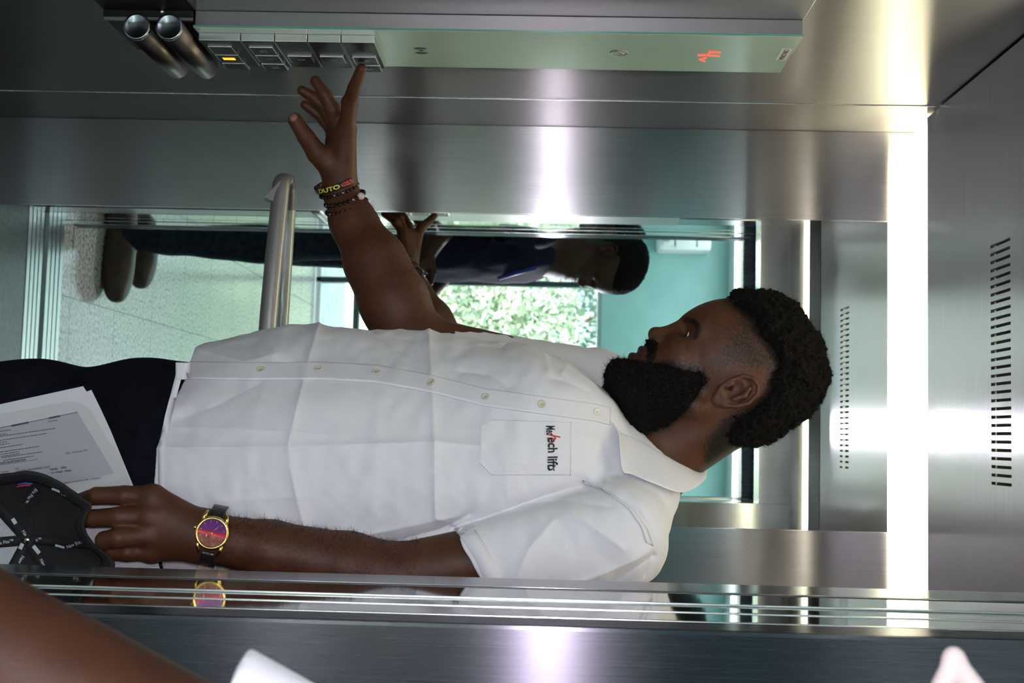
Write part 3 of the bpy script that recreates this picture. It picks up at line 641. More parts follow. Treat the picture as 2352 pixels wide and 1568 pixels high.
# pocket with the embroidered words
def prow(t):       # from the pocket's lower edge (t=0) to its mouth (t=1)
    x = 1103+208*t; c = max(0, 28-208*t); y0 = 963+c*.6+6*t+8*(t > .9)*(t-.9); y1 = 1091-c; return [(x-.02*(y-963), y) for y in np.linspace(y0, y1, 26)]
MB().grid(drape([prow(t) for t in np.linspace(0, 1, 46)], .0016), flip=False).build('pocket', M_shirt, shirtO, solid=.0022)
ed = [prow(0)[k] for k in range(25, -1, -5)]; out = [prow(t)[-1] for t in np.linspace(1, 0, 24)]+ed[1:]+[prow(t)[0] for t in np.linspace(0, 1, 24)]
MB().tube(drape([[(x, y-1 if y > 1030 else y+1) for x, y in out]], .0032)[0], .0004, 6).build('stitching', M_thread, shirtO)
def on_shirt(q, z): x, y = project(np.array([q]))[0]; return cast(x, y, .0034+.0002)[0]
kw = dict(xd=RT, yd=UP, extr=0, project=on_shirt, align='LEFT')
PL = .5*1.0
M_emb = mat('black_embroidery', (.015, .015, .02), .7); M_red = mat('red_embroidery', (.55, .06, .05), .7)
txt('Mec', .0155, M_emb, 'embroidered_word', shirtO, at(1262, 979, 1.57), bold=.0004, sx=.46, **kw)
txt('h', .024, M_red, 'red_embroidered_letter', shirtO, at(1268, 996, 1.57), bold=.0003, sx=.7, shear=.3, **kw)
txt('ech lifts', .0180, M_emb, 'embroidered_word', shirtO, at(1266, 1006, 1.57), bold=.0005, sx=.78, **kw)
# hems, armhole band
MB().grid(drape([[(x+8, y), (x+10, y)][k:k+1][0:1]*1+[] for k in ()] or [[(x+o, y) for x, y in lerp_path([(403, 855), (376, 960), (361, 1030), (362, 1140), (366, 1190)], 60)] for o in (2, 17)], .0004), flip=False).build('hem', M_shirt, shirtO, solid=.0008)
MB().grid(drape([[(x+o, y+o*.55) for x, y in lerp_path([(1352, 1112), (1400, 1133), (1458, 1175), (1488, 1218), (1500, 1255)], 50)] for o in (-16, -2)], .0012), flip=False).build('armhole_band', M_shirt, shirtO, solid=.002)
MB().grid(drape([[(x+o, y-.2*o) for x, y in lerp_path([(1043, 1216), (1060, 1240), (1090, 1290), (1112, 1338)], 40)] for o in (3, 42)], .0010), flip=False).build('hem', M_shirt, shirtO, solid=.0016)
# collar: a folded band round the neck, its near point showing
top = [(1404, 968, 1.660), (1425, 990, 1.668), (1460, 1005, 1.690), (1511, 1034, 1.690), (1566, 1066, 1.705), (1603, 1080, 1.75), (1612, 1068, 1.80), (1575, 1035, 1.85), (1510, 990, 1.855), (1450, 950, 1.83), (1408, 930, 1.77), (1398, 932, 1.72)]
bot = [(1423, 1010, 1.632), (1429, 1079, 1.610), (1452, 1090, 1.612), (1505, 1112, 1.615), (1568, 1131, 1.64), (1617, 1103, 1.72), (1610, 1070, 1.86), (1560, 1020, 1.91), (1490, 960, 1.92), (1430, 905, 1.88), (1396, 900, 1.80), (1398, 930, 1.74)]
ct = lerp_path(np.array([at(*p) for p in top]), 80); cb = lerp_path(np.array([at(*p) for p in bot]), 80)
# keep matching stations
tt = np.linspace(0, len(top)-1, 90); T3 = np.array([at(*p) for p in top]); B3 = np.array([at(*p) for p in bot])
def cat(Pn, t):
    i = min(int(t), len(Pn)-2); f = t-i; p0 = Pn[max(i-1, 0)]; p1 = Pn[i]; p2 = Pn[i+1]; p3 = Pn[min(i+2, len(Pn)-1)]
    return .5*((2*p1)+(-p0+p2)*f+(2*p0-5*p1+4*p2-p3)*f*f+(-p0+3*p1-3*p2+p3)*f**3)
rows = []
for k in np.linspace(0, 1, 10):
    rows.append([cat(T3, t)*(1-k)+cat(B3, t)*k+np.array([0, 0, .004])*math.sin(k*math.pi) for t in tt])
cc = np.mean(T3, axis=0)
inner = []
for k in np.linspace(0, 1, 4): inner.append([cat(T3, t)*(1-.12*k)+cc*.12*k-np.array([0, 0, .030])*k for t in tt])
MB().grid(inner[::-1][:-1]+rows).build('collar', M_shirt, shirtO, solid=.002, sub=1)
# ---------------- trousers and shoes
M_trou = noise_mat('dark_navy_trousers', (.006, .007, .012), (.010, .011, .018), .85, 60, Specular_IOR_Level=.08)
hc = at(400, 1067, ZT); z0 = hc[2]; gz = lambda z: np.array([hc[0], hc[1], z])
T = Solid().add(lambda P: smax(ell(gz(z0-.02), (.175, .128, .17), np.stack([TR, TF, [0, 0, 1]], 1), 2.3)(P), P[:, 2]-z0-.06, .01))
for s, fo in ((1, .0), (-1, -.02)):
    hip = gz(z0-.06)+TR*s*.088; kn = gz(.50)+TR*s*.100+TF*(fo+.015); an = gz(.09)+TR*s*.105+TF*(fo-.02)
    T.add(chain([hip, (hip+kn)/2, kn, an], [.088, .084, .072, .062], .03), .04)
    fr = np.stack([TR, TF, [0, 0, 1]], 1); sh = Solid().add(ell(an+TF*.06-np.array([0, 0, .045]), (.045, .13, .042), fr, 2.6), .02).add(cone(an, an-np.array([0, 0, .03]), .045, .045), .02).cut(lambda P: -P[:, 2]+.001, .002)
    v2, f2 = skin(sh, an-.25, an+.25, .006); to_obj(v2, f2, 'shoe', mat('black_leather', (.01, .01, .01), .35), man)
T.cut(lambda P: .045-P[:, 2], .003); T.disp(lambda P, d: .003*vn(P, 14, 4))
tV, tF = skin(T, (hc[0]-.4, hc[1]-.4, 0), (hc[0]+.4, hc[1]+.4, z0+.09), .005); to_obj(tV, tF, 'trousers', M_trou, man)
# ------------------------------------------------------------------ control panel on the left wall
CX = -.5625
def cop(x, y): p = on(0, CX, x, y); return p[1], p[2]
M_grey = mat('panel_grey_steel', (.30, .29, .30), .35, .8)
M_gglass = mat('pale_green_glass', (.36, .47, .38), .2, 0, Specular_IOR_Level=.28)
M_gedge = mat('green_glass_edge', (.10, .30, .25), .1)
M_bface = mat('black_panel_face', (.010, .012, .011), .45, 0, Specular_IOR_Level=.25)
M_satin = mat('satin_silver', (.72, .71, .72), .28, 1.0)
M_ink = mat('dark_ink', (.03, .045, .04), .5)
cp = empty('lift_control_panel', label='tall pale green glass control panel with button blocks on the left wall', cat='control panel')
zt = cop(1850, 78)[1]; zb = cop(450, 70)[1]; ya, yb = 1.672, 1.840
MB().box((XL+.0005, 1.42, zb), (CX-.025, yb+.02, zt+.001), .0015).build('back_box', M_grey, cp, grain=False)
MB().box((XL+.0005, 1.42, zb-.13), (CX-.0245, yb+.02, zb-.002), .001).build('lower_box', M_bface, cp)
MB().box((CX-.0245, ya, zb+.002), (CX-.003, yb-.002, zt-.001), .0008).build('front_box', M_grey, cp)
MB().box((CX-.003, ya-.001, zb), (CX, yb, zt), .0006).build('glass_face', M_gglass, cp)
MB().box((CX-.0032, ya-.0018, zb), (CX-.0006, ya-.0009, zt)).build('glass_edge', M_gedge, cp)
MB().box((CX-.0243, ya, zb-.13), (CX-.0135, yb-.02, zb-.001), .0008).build('lower_plate', M_bface, cp)
MB().box((CX-.0134, ya-.003, zb-.128), (CX-.0095, ya+.004, zb-.001), .0006).build('ledge_strip', M_grey, cp)
MB().ball((CX-.022, ya-.001, cop(355, 45)[1]), .0035).build('screw', M_satin, cp)
CF = CX+.011           # front of the button blocks
def cf(x, y): p = on(0, CF, x, y); return p[1], p[2]
y0m = cf(458, 92)[0]; y1m = cf(886, 157)[0]
zs = [cf(x, 100)[1] for x in (462, 557, 633.5, 708, 784)]+[cf(860, 97)[1]]
M_lit = emit('lit_orange', (1.0, .30, .02), 3.0)
bts = [[0, 1, 2], [0, 1, 2], [1], [1], [1, 2]]; bys = [cf(503, 110)[0], cf(525, 129)[0], cf(540, 148)[0]]
for i in range(5):
    a, b = zs[i]+.0007, zs[i+1]-.0007; m = MB().box((CX+.0002, y0m, a), (CF, y1m, b), .0005).build('button_block', M_satin, cp)
    MB().box((CF-.0005, y0m+.0012, a+.0008), (CF+.0004, y1m-.001, b-.0008)).build('block_face', M_bface, m)
    for k in bts[i]:
        zc = (a+b)/2+(.001 if i else -.004); yc = bys[k]-.0015; hz = .0175; hy = .0155
        MB().box((CF, yc-hy, zc-hz), (CF+.0040, yc+hy, zc+hz), .0006).build('button', M_satin, m)
        MB().box((CF+.0036, yc-hy+.0012, zc-hz+.0012), (CF+.0044, yc+hy-.0012, zc+hz-.0012), .0003).build('button_face', M_bface, m)
        X = CF+.0046
        if i == 0 and k == 1:
            MB().box((CF+.0044, yc-.005, zc-.009), (CF+.0048, yc+.005, zc+.009), .0002).build('lit_symbol', M_lit, m)
        elif i == 0: txt('<>' if k == 2 else '><', .016, M_ink, 'symbol', m, (X, yc, zc), (0, 1, 0), (0, 0, 1))
        elif i == 1: txt(['G', '1', 'B'][k], .015, M_grey, 'symbol', m, (X, yc, zc), (0, 1, 0), (0, 0, 1))
        else: txt(['', '', '2', '3', '4'][i] if k == 1 else '5', .015, M_grey, 'symbol', m, (X, yc, zc), (0, 1, 0), (0, 0, 1))
Y, Z = cop(967, 116); s = MB().box((CX, Y-.003, Z-.003), (CX+.0004, Y+.003, Z+.003), .0002)
for r in (.009, .0135):
    for sg in (0, math.pi):
        s.tube([(CX+.0003, Y+r*math.cos(an), Z+r*math.sin(an)) for an in np.linspace(sg-.75, sg+.75, 9)], .0007, 6)
s.build('speaker_symbol', M_ink, cp)
Y, Z = cop(1422, 121); s = MB().tube([(CX+.0003, Y+.0125*math.cos(a), Z+.0125*math.sin(a)) for a in np.linspace(0, 6.2832, 33)], .0009, 6)
s.tube([(CX+.0004, Y-.005, Z-.006), (CX+.0004, Y-.006, Z), (CX+.0004, Y+.002, Z+.006), (CX+.0004, Y+.006, Z+.004)], .0016, 6); s.build('phone_symbol', M_grey, cp)
M_seg = emit('red_display', (1.0, .05, .03), 3.5)
d = MB()
def seg(p, q, r=.0008): (a, b), (c, e) = cop(*p), cop(*q); d.tube([(CX+.0007, a, b), (CX+.0007, c, e)], r, 6)
seg((1603, 125.5), (1653, 128)); seg((1655, 120), (1630, 118.5)); seg((1630, 118.5), (1625, 126), .0014); seg((1622, 132), (1606, 136)); seg((1606, 136), (1619, 140)); d.build('display_digits', M_seg, cp)
Y, Z = cop(1800, 125); st = MB().box((CX, Y-.026, Z-.0075), (CX+.0004, Y+.026, Z+.0075), .0002).build('maker_plate', mat('plate_cream', (.62, .60, .52), .4), cp)
txt('ORONA', .0115, M_ink, 'plate_text', st, (CX+.0006, Y, Z), (0, 1, 0), (0, 0, 1), sx=1.15)
# two short round bars under the panel
M_bar = brushed('dark_brushed_bar', (.15, .13, .12), .36, aniso=.1)
for i, (x, y, lab) in enumerate([(313, 60, 'lower round steel bar below the control panel'), (388, 62, 'upper round steel bar just below the control panel')]):
    Z = on(0, -.552, x, y)[2]; y0, y1 = 1.640, 1.83; b = empty('grab_bar', label=lab, cat='handrail', group='two round bars under the control panel')
    MB().tube([(-.552, y0+.002, Z), (-.552, y1-.004, Z), (-.552, y1, Z)], [.0185, .0185, .016], 40).build('bar', M_bar, b, grain=True)
    MB().lathe([(.0001, -.0005), (.0148, -.0005), (.0160, -.0015), (.0185, -.001), (.0188, .002), (.0186, .004)], (-.552, y0, Z), (0, 1, 0), 48).build('end_cap', mat('turned_steel', (.35, .38, .42), .2, 1.0), b)
    for a, c in ((y0+.04, y0+.055), (y1-.03, y1-.018)): MB().box((CX-.0134, a, Z-.006), (-.568, c, Z+.006)).build('bracket', M_bface, b)
# handrail along the mirror wall
M_rail = mat('satin_grey_handrail', (.34, .33, .33), .38, .55)
hr = empty('handrail', label='pale grey curved handrail along the mirror wall, its end turned to the wall', cat='handrail')
path = [(-.494, 2.376, .914), (-.490, 2.362, .914), (-.478, 2.352, .913), (-.450, 2.348, .912), (-.38, 2.342, .909), (-.28, 2.334, .905), (-.15, 2.328, .901), (0, 2.328, .900), (.12, 2.334, .903), (.175, 2.345, .907), (.215, 2.358, .911), (.222, 2.377, .912)]
tt2 = np.linspace(0, len(path)-1, 90); pp = [cat(np.array(path), t) for t in tt2]
MB().tube(pp, [(.0172, .0125)]*90, 24).build('rail', M_rail, hr)
w3 = MB(); w3.add([(-.498, 2.379, .914), (-.452, 2.379, .874), (-.440, 2.379, .908), (-.484, 2.338, .914), (-.450, 2.338, .883), (-.440, 2.338, .908)], [(0, 1, 4, 3), (1, 2, 5, 4), (0, 3, 5, 2), (3, 4, 5), (0, 2, 1)]); w3.build('wall_bracket', M_rail, hr)
# ------------------------------------------------------------------ things he wears and holds
M_gold = mat('gold', (.85, .58, .18), .16, 1.0); M_strap = noise_mat('black_croc_strap', (.012, .010, .012), (.02, .017, .018), .3, 300, bump=.5)
wc = at(487, 1224, 1.505); ax = (at(620, 1262, 1.548)-WR_L); ax /= np.linalg.norm(ax)        # up the arm
wn = -FW+.10*UP-.12*RT; wn = wn-ax*(wn@ax); wn /= np.linalg.norm(wn); wt = np.cross(wn, ax)
wt = wt if wt@RT > 0 else -wt
wa = empty('wristwatch', label='gold wristwatch with red-purple reflections painted on its dial, left wrist', cat='watch')
V3 = lambda u, v, n=0: Vector(wc+ax*u+wt*v+wn*n)
MB().lathe([(.0150, -.007), (.0185, -.007), (.0205, -.004), (.0210, 0), (.0200, .0025), (.0178, .0035), (.0170, .002), (.0170, -.002), (.0001, -.002)], V3(0, 0), wn, 56).build('case', M_gold, wa)
md = mat('dial_painted_reflection', (.5, .02, .03), .12, .4, Coat_Weight=1., Coat_Roughness=.02)  # reflections of the watch crystal painted into the dial as red and purple bands
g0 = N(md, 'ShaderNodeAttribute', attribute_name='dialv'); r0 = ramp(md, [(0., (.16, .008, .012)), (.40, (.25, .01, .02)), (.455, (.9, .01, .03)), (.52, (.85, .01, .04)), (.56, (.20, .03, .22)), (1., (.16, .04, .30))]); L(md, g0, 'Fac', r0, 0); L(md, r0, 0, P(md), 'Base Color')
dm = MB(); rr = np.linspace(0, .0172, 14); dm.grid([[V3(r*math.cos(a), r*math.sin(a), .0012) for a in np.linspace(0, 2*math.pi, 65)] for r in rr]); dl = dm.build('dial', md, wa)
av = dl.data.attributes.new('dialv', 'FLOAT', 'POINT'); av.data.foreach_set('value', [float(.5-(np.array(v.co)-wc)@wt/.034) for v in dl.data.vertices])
hd = MB()
for x, y, r in ((503, 1207, .0006), (470, 1221, .0008)):
    p = at(x, y, 1.5)-wc; p = p-wn*(p@wn); hd.tube([V3(0, 0, .0020), Vector(wc+p*.98+wn*.0020)], [r, .0003], 6)
hd.ball(V3(0, 0, .0022), .0010, 8).build('hands', M_gold, wa)
mk = MB()
for k in range(12):
    a = k*math.pi/6+.2; mk.tube([V3(.0135*math.cos(a), .0135*math.sin(a), .0016), V3(.0155*math.cos(a), .0155*math.sin(a), .0016)], .00035, 5)
mk.box((-.0006, -.0016, 0), (.0008, .0016, .0003), R=Matrix((Vector(ax), Vector(wt), Vector(wn))).transposed(), o=V3(-.006, .004, .0014)); mk.build('hour_marks', mat('pale_marks', (.6, .5, .5), .3), wa)
MB().lathe([(.0001, .0), (.002, .0), (.0024, .001), (.0024, .003), (.0001, .0034)], V3(-.0205, -.003, -.002), -ax, 16).build('crown', M_gold, wa)
for u in (-1, 1):
    for v in (-1, 1): MB().tube([V3(u*.0150, v*.0130, -.002), V3(u*.0135, v*.0200, -.003), V3(u*.0115, v*.0265, -.0065)], [.0026, .0024, .0012], 10).build('lug', M_gold, wa)
sp = []; wrc = np.array(V3(0, .0045, -.036))
for a in np.linspace(.55, 2*math.pi-.55, 44):
    c = math.cos(a); s = math.sin(a); sp.append([tuple(wrc+wn*(.0362*c)+wt*(.0375*s)+ax*h) for h in (-.0088, -.006, .006, .0088)])
MB().grid(sp).build('strap', M_strap, wa, solid=.0024)
tp = MB(); p0 = wrc+wt*.0400-wn*.000; q0 = [(-.0062, 0), (.0062, 0), (.0058, .008), (.0015, .0145), (-.001, .0145), (-.0058, .007)]
tp.add([Vector(p0+ax*(a*1.05-.004)+wt*b*.8+wn*.002) for a, b in q0]+[Vector(p0+ax*(a*1.05-.004)+wt*b*.8-wn*.0005) for a, b in q0], [(0, 1, 2, 3, 4, 5), (11, 10, 9, 8, 7, 6)]+[(i, (i+1) % 6, (i+1) % 6+6, i+6) for i in range(6)]).build('strap_tip', mat('tan_leather', (.30, .19, .14), .6), wa)
# bracelets on the other wrist
M_bead = mat('black_glossy_bead', (.02, .02, .022), .08, .6); M_sil = mat('silver_bead', (.22, .22, .23), .15, 1.0); M_pearl = mat('pearl', (.62, .56, .50), .3)
axr = WR_R-at(812, 512, 1.938); axr /= np.linalg.norm(axr)
def ringf(c, n, r1):
    n = n/np.linalg.norm(n); a = -FW-n*((-FW)@n); a /= np.linalg.norm(a); b = np.cross(n, a); b = b if b@UP > 0 else -b
    return lambda t, r=0, h=0: Vector(c+(r1+r)*(a*1.13*math.cos(t)+b*math.sin(t))+n*h)
tilt = axr-.45*FW+.10*UP
for nm, cen, rr, lab, kind in (('wristband', at(771, 421, 1.942), .0338, 'black rubber wristband with yellow and red lettering, nearest the hand', 0),
                               ('beaded_bracelet', at(779, 437, 1.944), .0300, 'thin beaded bracelet just below the lettered wristband', 1),
                               ('beaded_bracelet', at(792, 456, 1.942), .0310, 'dark beaded bracelet with one large white pearl bead', 2),
                               ('beaded_bracelet', at(796, 474, 1.940), .0318, 'dark beaded bracelet farthest from the hand', 3)):
    g2 = ringf(cen, tilt, rr); e = empty(nm, label=lab, cat='bracelet', group='bracelets on the raised wrist' if kind else None)
    if kind == 0:
        MB().grid([[g2(t, 0, -.0045), g2(t, .0006, -.002), g2(t, .0006, .002), g2(t, 0, .0045)] for t in np.linspace(0, 2*math.pi, 60)]).build('band', mat('black_rubber', (.012, .012, .012), .35), e, solid=.0016)
        for s, t0, m in (('DUTO', -.85, mat('yellow_print', (.75, .68, .03), .5)), ('CSS', .30, mat('red_print', (.60, .04, .02), .5))):
            cu = lambda q, z, t0=t0: g2(t0+(q.x)/rr, .0020, q.y*1.0)
            txt(s, .0095, m, 'print', e, (0, 0, 0), (1, 0, 0), (0, -1, 0) if False else (0, 1, 0), extr=0, align='LEFT', project=cu, bold=.0002, sx=1.35)
    else:
        nbd = 27; r0 = .0036 if kind != 1 else .0031; pb = None
        for k in range(nbd):
            t = 2*math.pi*k/nbd; c = g2(t, .001)
            if kind == 2 and k == 4: continue
            if pb is None: pb = [MB().ball((0, 0, 0), r0, 9).build('bead', M_bead, e), MB().ball((0, 0, 0), r0, 9).build('silver_bead', M_sil, e)]; usd = [0, 0]
            j = int((k*7+kind*3) % 5 == 0); bo = pb[j]
            if usd[j]: bo = bo.copy(); COL.objects.link(bo)
            usd[j] = 1; bo.location = c
        if kind == 2: MB().ball(g2(2*math.pi*4/nbd, .0030), .0058, 18).build('pearl_bead', M_pearl, e)
# papers held behind the fingers
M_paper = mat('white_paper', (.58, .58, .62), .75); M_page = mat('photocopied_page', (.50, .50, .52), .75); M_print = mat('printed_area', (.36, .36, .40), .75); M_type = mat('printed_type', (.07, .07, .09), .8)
def zp(x, y): return 1.556+.00004*max(0, x-180)
def sheet(pts, name, m, parent, dz, th=.0006, curl=0.):
    a = [Vector(at(x, y, zp(x, y)+dz)) for x, y in pts]; b = [Vector(at(x, y, zp(x, y)+dz+th)) for x, y in pts]; n = len(a)
    return MB().add(a+b, [tuple(range(n)), tuple(range(2*n-1, n-1, -1))]+[(i, i+n, (i+1) % n+n, (i+1) % n) for i in range(n)]).build(name, m, parent)
pr = empty('paper_stack', label='sheaf of white papers held at the thigh, a typed report page on top', cat='papers')
stk = [(-330, 1004), (191, 886.5), (199, 899), (210, 895), (232, 940), (254, 988), (308, 1120), (340, 1215), (376, 1334), (384, 1370), (-330, 1470)]
sheet([(-330, 1000), (191, 886.5), (199, 899), (225, 960), (300, 1122), (368, 1340), (-330, 1460)], 'lower_sheets', M_paper, pr, .004, .003)
sheet([(-330, 1012), (100, 917), (199, 899), (210, 895), (232, 940), (254, 988), (308, 1120), (340, 1215), (376, 1334), (384, 1370), (-330, 1470)], 'upper_sheets', M_paper, pr, .002, .0014)
pg = sheet([(-330, 1010), (0, 950), (80, 936), (159, 921), (172, 922), (188, 928), (204, 938), (213, 950), (221, 966), (245, 1009), (272, 1040), (292, 1092), (303, 1121), (306, 1136), (-330, 1230)], 'report_page', M_page, pr, .0005, .0006)
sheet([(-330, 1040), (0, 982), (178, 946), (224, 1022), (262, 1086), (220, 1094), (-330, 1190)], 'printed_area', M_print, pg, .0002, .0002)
td = UP+.149*(-RT); tu = -RT-.149*UP*-1*-1
def pt(s, x, y, h, sx=1., al='LEFT', m=M_type, b=0.): return txt(s, h/1800*1.12, m, 'type', pr if False else pg, at(x, y, zp(x, y)-.0001), td, -RT, extr=0, align=al, sx=sx, bold=b+.00007)
pt('PORTS ON LIFT INSPECTION', 0, 1064, 5.2, .80, b=.00006); pt('Date:  21st January 2021', 151, 1041, 5.0, .92); pt('UAC', 34, 1077, 5., .9); pt('UAC HEAD OFFICE MARINA LAGOS', 37, 1083, 5.2, .84)
pt('Capacity:     400kg', 114, 1078, 4.8, .95, b=.00005); pt('No. of Stops:   13Stops', 118, 1086, 4.8, .9, b=.00005); pt('Customer:', 0, 1084, 4.6, .9); pt('Project:', 3, 1092, 4.6, .9)
pt('Lift Inspection carried out from 8th to 14th January', 139, 1110, 4.6, .86); pt('ing Solutions', 0, 990, 4.4, 1.); pt('& Service', 0, 998, 4.4, .9)
def dash(x0, x1, y, n=9):
    mb = MB(); x = x0
    while x < x1:
        l = 3+5*RNG.random(); xx = min(x+l, x1); ya2 = y-.149*(x-x0); mb.tube([at(x, ya2, zp(x, y)-.0001), at(xx, ya2-.149*(xx-x), zp(x, y)-.0001)], .0004, 4); x += l+1.6
    return mb.build('type', M_type, pg)
for a in ((0, 127, 1002), (0, 108, 1011), (0, 15, 1016), (0, 22, 1021), (0, 52, 1028), (0, 90, 1038), (2, 44, 1043), (2, 45, 1048), (4, 97, 1051), (8, 78, 1057), (110, 132, 968)): dash(*a)
MB().tube([at(0, 1067.5, 1.5558), at(86, 1054.5, 1.5558)], .0002, 4).build('underline', M_type, pg)
MB().tube([at(0, 982, 1.5557), at(60, 970.5, 1.5557), at(178, 946, 1.5557)], .00035, 4).build('page_border_line', M_type, pg)  # thin dark line along the upper edge of the printed area
for x0, x1 in ((26, 62), (112, 136)):
    lt = MB()
    for x in np.arange(x0, x1, 3.2): lt.ball(at(x+2, 983-.205*x-.3, 1.5555), .0013, 6)
    lt.build('letterhead', M_type, pg)
rl = sheet([(90, 1130), (306, 1124), (340, 1220), (374, 1330), (384, 1400), (90, 1440)], 'ruled_page', M_paper, pr, -.0004, .0005)
ln = MB()
for k in range(18): y = 1150+15.2*k; ln.tube([at(95, y+8, zp(95, y)-.0006), at(380, y-20, zp(380, y)-.0006)], .00022, 4)
ln.build('ruled_lines', mat('ruled_ink', (.15, .15, .2), .8), rl)
# the cap, held upside down so that its inside shows
A0 = np.array([63., 1240.]); rim = [(-130, 1250), (-100, 1170), (-55, 1110), (0, 1091), (30, 1088), (65, 1083), (95, 1089), (125, 1102), (160, 1124), (190, 1146), (214, 1159), (198, 1176), (190, 1205), (198, 1228), (215, 1252), (262, 1291), (258, 1312), (246, 1334), (190, 1380), (90, 1405), (-20, 1395), (-95, 1340)]
ra = np.array([math.atan2(y-A0[1], x-A0[0]) for x, y in rim]); rr2 = np.array([math.hypot(x-A0[0], y-A0[1]) for x, y in rim]); o2 = np.argsort(ra); ra = ra[o2]; rr2 = rr2[o2]
def rad(a): a = (a+math.pi) % (2*math.pi)-math.pi; return np.interp(a, np.r_[ra[-1]-2*math.pi, ra, ra[0]+2*math.pi], np.r_[rr2[-1], rr2, rr2[0]])
def capz(rho): return 1.548-.050*min(rho, 1.05)**2.2
def capP(x, y, off=0.):
    a = math.atan2(y-A0[1], x-A0[0]); rho = math.hypot(x-A0[0], y-A0[1])/rad(a); return Vector(at(x, y, capz(rho)-off))
M_cap = noise_mat('black_cap_cloth', (.006, .006, .008), (.012, .012, .014), .8, 500, bump=.3, dist=.0005); M_cgrey = noise_mat('grey_cap_cloth', (.38, .40, .44), (.50, .52, .55), .8, 700)
cap = empty('baseball_cap', label='black baseball cap held upside down, lettered tapes crossing inside it', cat='cap')
dirs = [math.atan2(-70, -63), math.atan2(5, -63)+0, math.atan2(80, -43), math.atan2(85, 46), math.atan2(8, 100), math.atan2(-120, 20)]
dirs = [(d + math.pi) % (2*math.pi)-math.pi for d in dirs]; order = [dirs[0], dirs[5], dirs[4], dirs[3], dirs[2], dirs[1]-0.0]
seq = [dirs[0], dirs[5], dirs[4], dirs[3], dirs[2], dirs[1], dirs[0]]
un = [seq[0]]
for s in seq[1:]:
    while s <= un[-1]: s += 2*math.pi
    un.append(s)
for i in range(6):
    a0, a1 = un[i], un[i+1]; rows = []
    for a in np.linspace(a0, a1, 16): rows.append([capP(A0[0]+math.cos(a)*rad(a)*r, A0[1]+math.sin(a)*rad(a)*r) for r in np.linspace(0.001, 1, 14)])
    MB().grid(rows).build('crown_panel', M_cgrey if i in (4, 5) else M_cap, cap, solid=.0018)
for i in range(6):
    a = un[i]; c, s = math.cos(a), math.sin(a); w2 = 12 if i in (0, 3, 4, 5) else 9
    MB().grid([[capP(A0[0]+c*rad(a)*r-s*o, A0[1]+s*rad(a)*r+c*o, .0022) for o in (-w2, 0, w2)] for r in np.linspace(.0, .97, 14)]).build('seam_tape', M_cap, cap, solid=.001)
bandr = []
for a in np.linspace(-math.pi, math.pi, 121):
    c, s = math.cos(a), math.sin(a); R2 = rad(a); q = [capP(A0[0]+c*R2*r, A0[1]+s*R2*r, o) for r, o in ((.86, .0022), (.92, .0026), (.97, .0026), (1.0, .001), (1.008, -.003), (1.0, -.008))]; bandr.append(q)
MB().grid(bandr).build('sweatband', M_cap, cap, solid=.0018)
MB().lathe([(.0001, .003), (.003, .0026), (.0042, .001), (.0042, -.001)], capP(63, 1240, .003), -FW, 20).build('button_stud', mat('stud_silver', (.6, .6, .55), .25, 1.), cap)
M_cw = mat('cap_lettering', (.55, .55, .58), .7)
def ct2(s, x, y, dx, dy, h, sx=1.):      # lettering running along (dx, dy) of the picture, tops to its left
    xd = UP*dx+RT*dy; n = math.hypot(dx, dy); yd = UP*dy-RT*dx
    def pj(q, z): u, v = project(np.array([q]))[0]; return capP(u, v, .0040)
    txt(s, h/1830*1.38, M_cw, 'tape_lettering', cap, at(x, y, 1.53), xd, yd, extr=0, align='LEFT', project=pj, sx=sx, bold=.00008)
def box2(x, y, dx, dy, l, w2):
    n = math.hypot(dx, dy); dx, dy = dx/n, dy/n; q = [(x, y), (x+dx*l, y+dy*l), (x+dx*l-dy*w2, y+dy*l+dx*w2), (x-dy*w2, y+dx*w2)]
    MB().add([capP(a, b, .0040) for a, b in q], [(0, 1, 2, 3)]).build('tape_logo', M_cw, cap)
ct2('Ne', 52, 1218, 7, 10, 8); box2(25, 1193, 14, 22, 14, -9); ct2('a Fits\u2122', 0, 1247, 28, -5, 7.5)
box2(60, 1248, -7, 14, 15, 10) if False else None
ct2('New Era Fits\u2122', 53, 1276, -27, 55, 8, .9); box2(56, 1250, -6, 12, 14, 9); ct2('New Era Fits\u2122', 93, 1284, 27, 42, 8, .9); box2(73, 1256, 16, 20, 22, -9)
ct2('Era Fits\u2122', 84, 1123, -22, 26, 8, .9); ct2('New Era F', 153, 1257, 34, -14, 8, .85); box2(126, 1254, 22, 6, 22, -5); box2(118, 1124, 20, 8, 22, -5); ct2('ERA', 141, 1133, 16, 8, 6, .9); ct2('e\u2122', 82, 1240, 12, -2, 7)
for m, pts in ((mat('red_stitch', (.5, .02, .02), .6), [(38, 1118), (55, 1114), (70, 1114)]), (mat('blue_stitch', (.05, .08, .35), .6), [(40, 1113), (56, 1109), (75, 1111)])):
    MB().tube([capP(x, y, .0065) for x, y in pts], .0012, 6).build('label_stitching', m, cap)
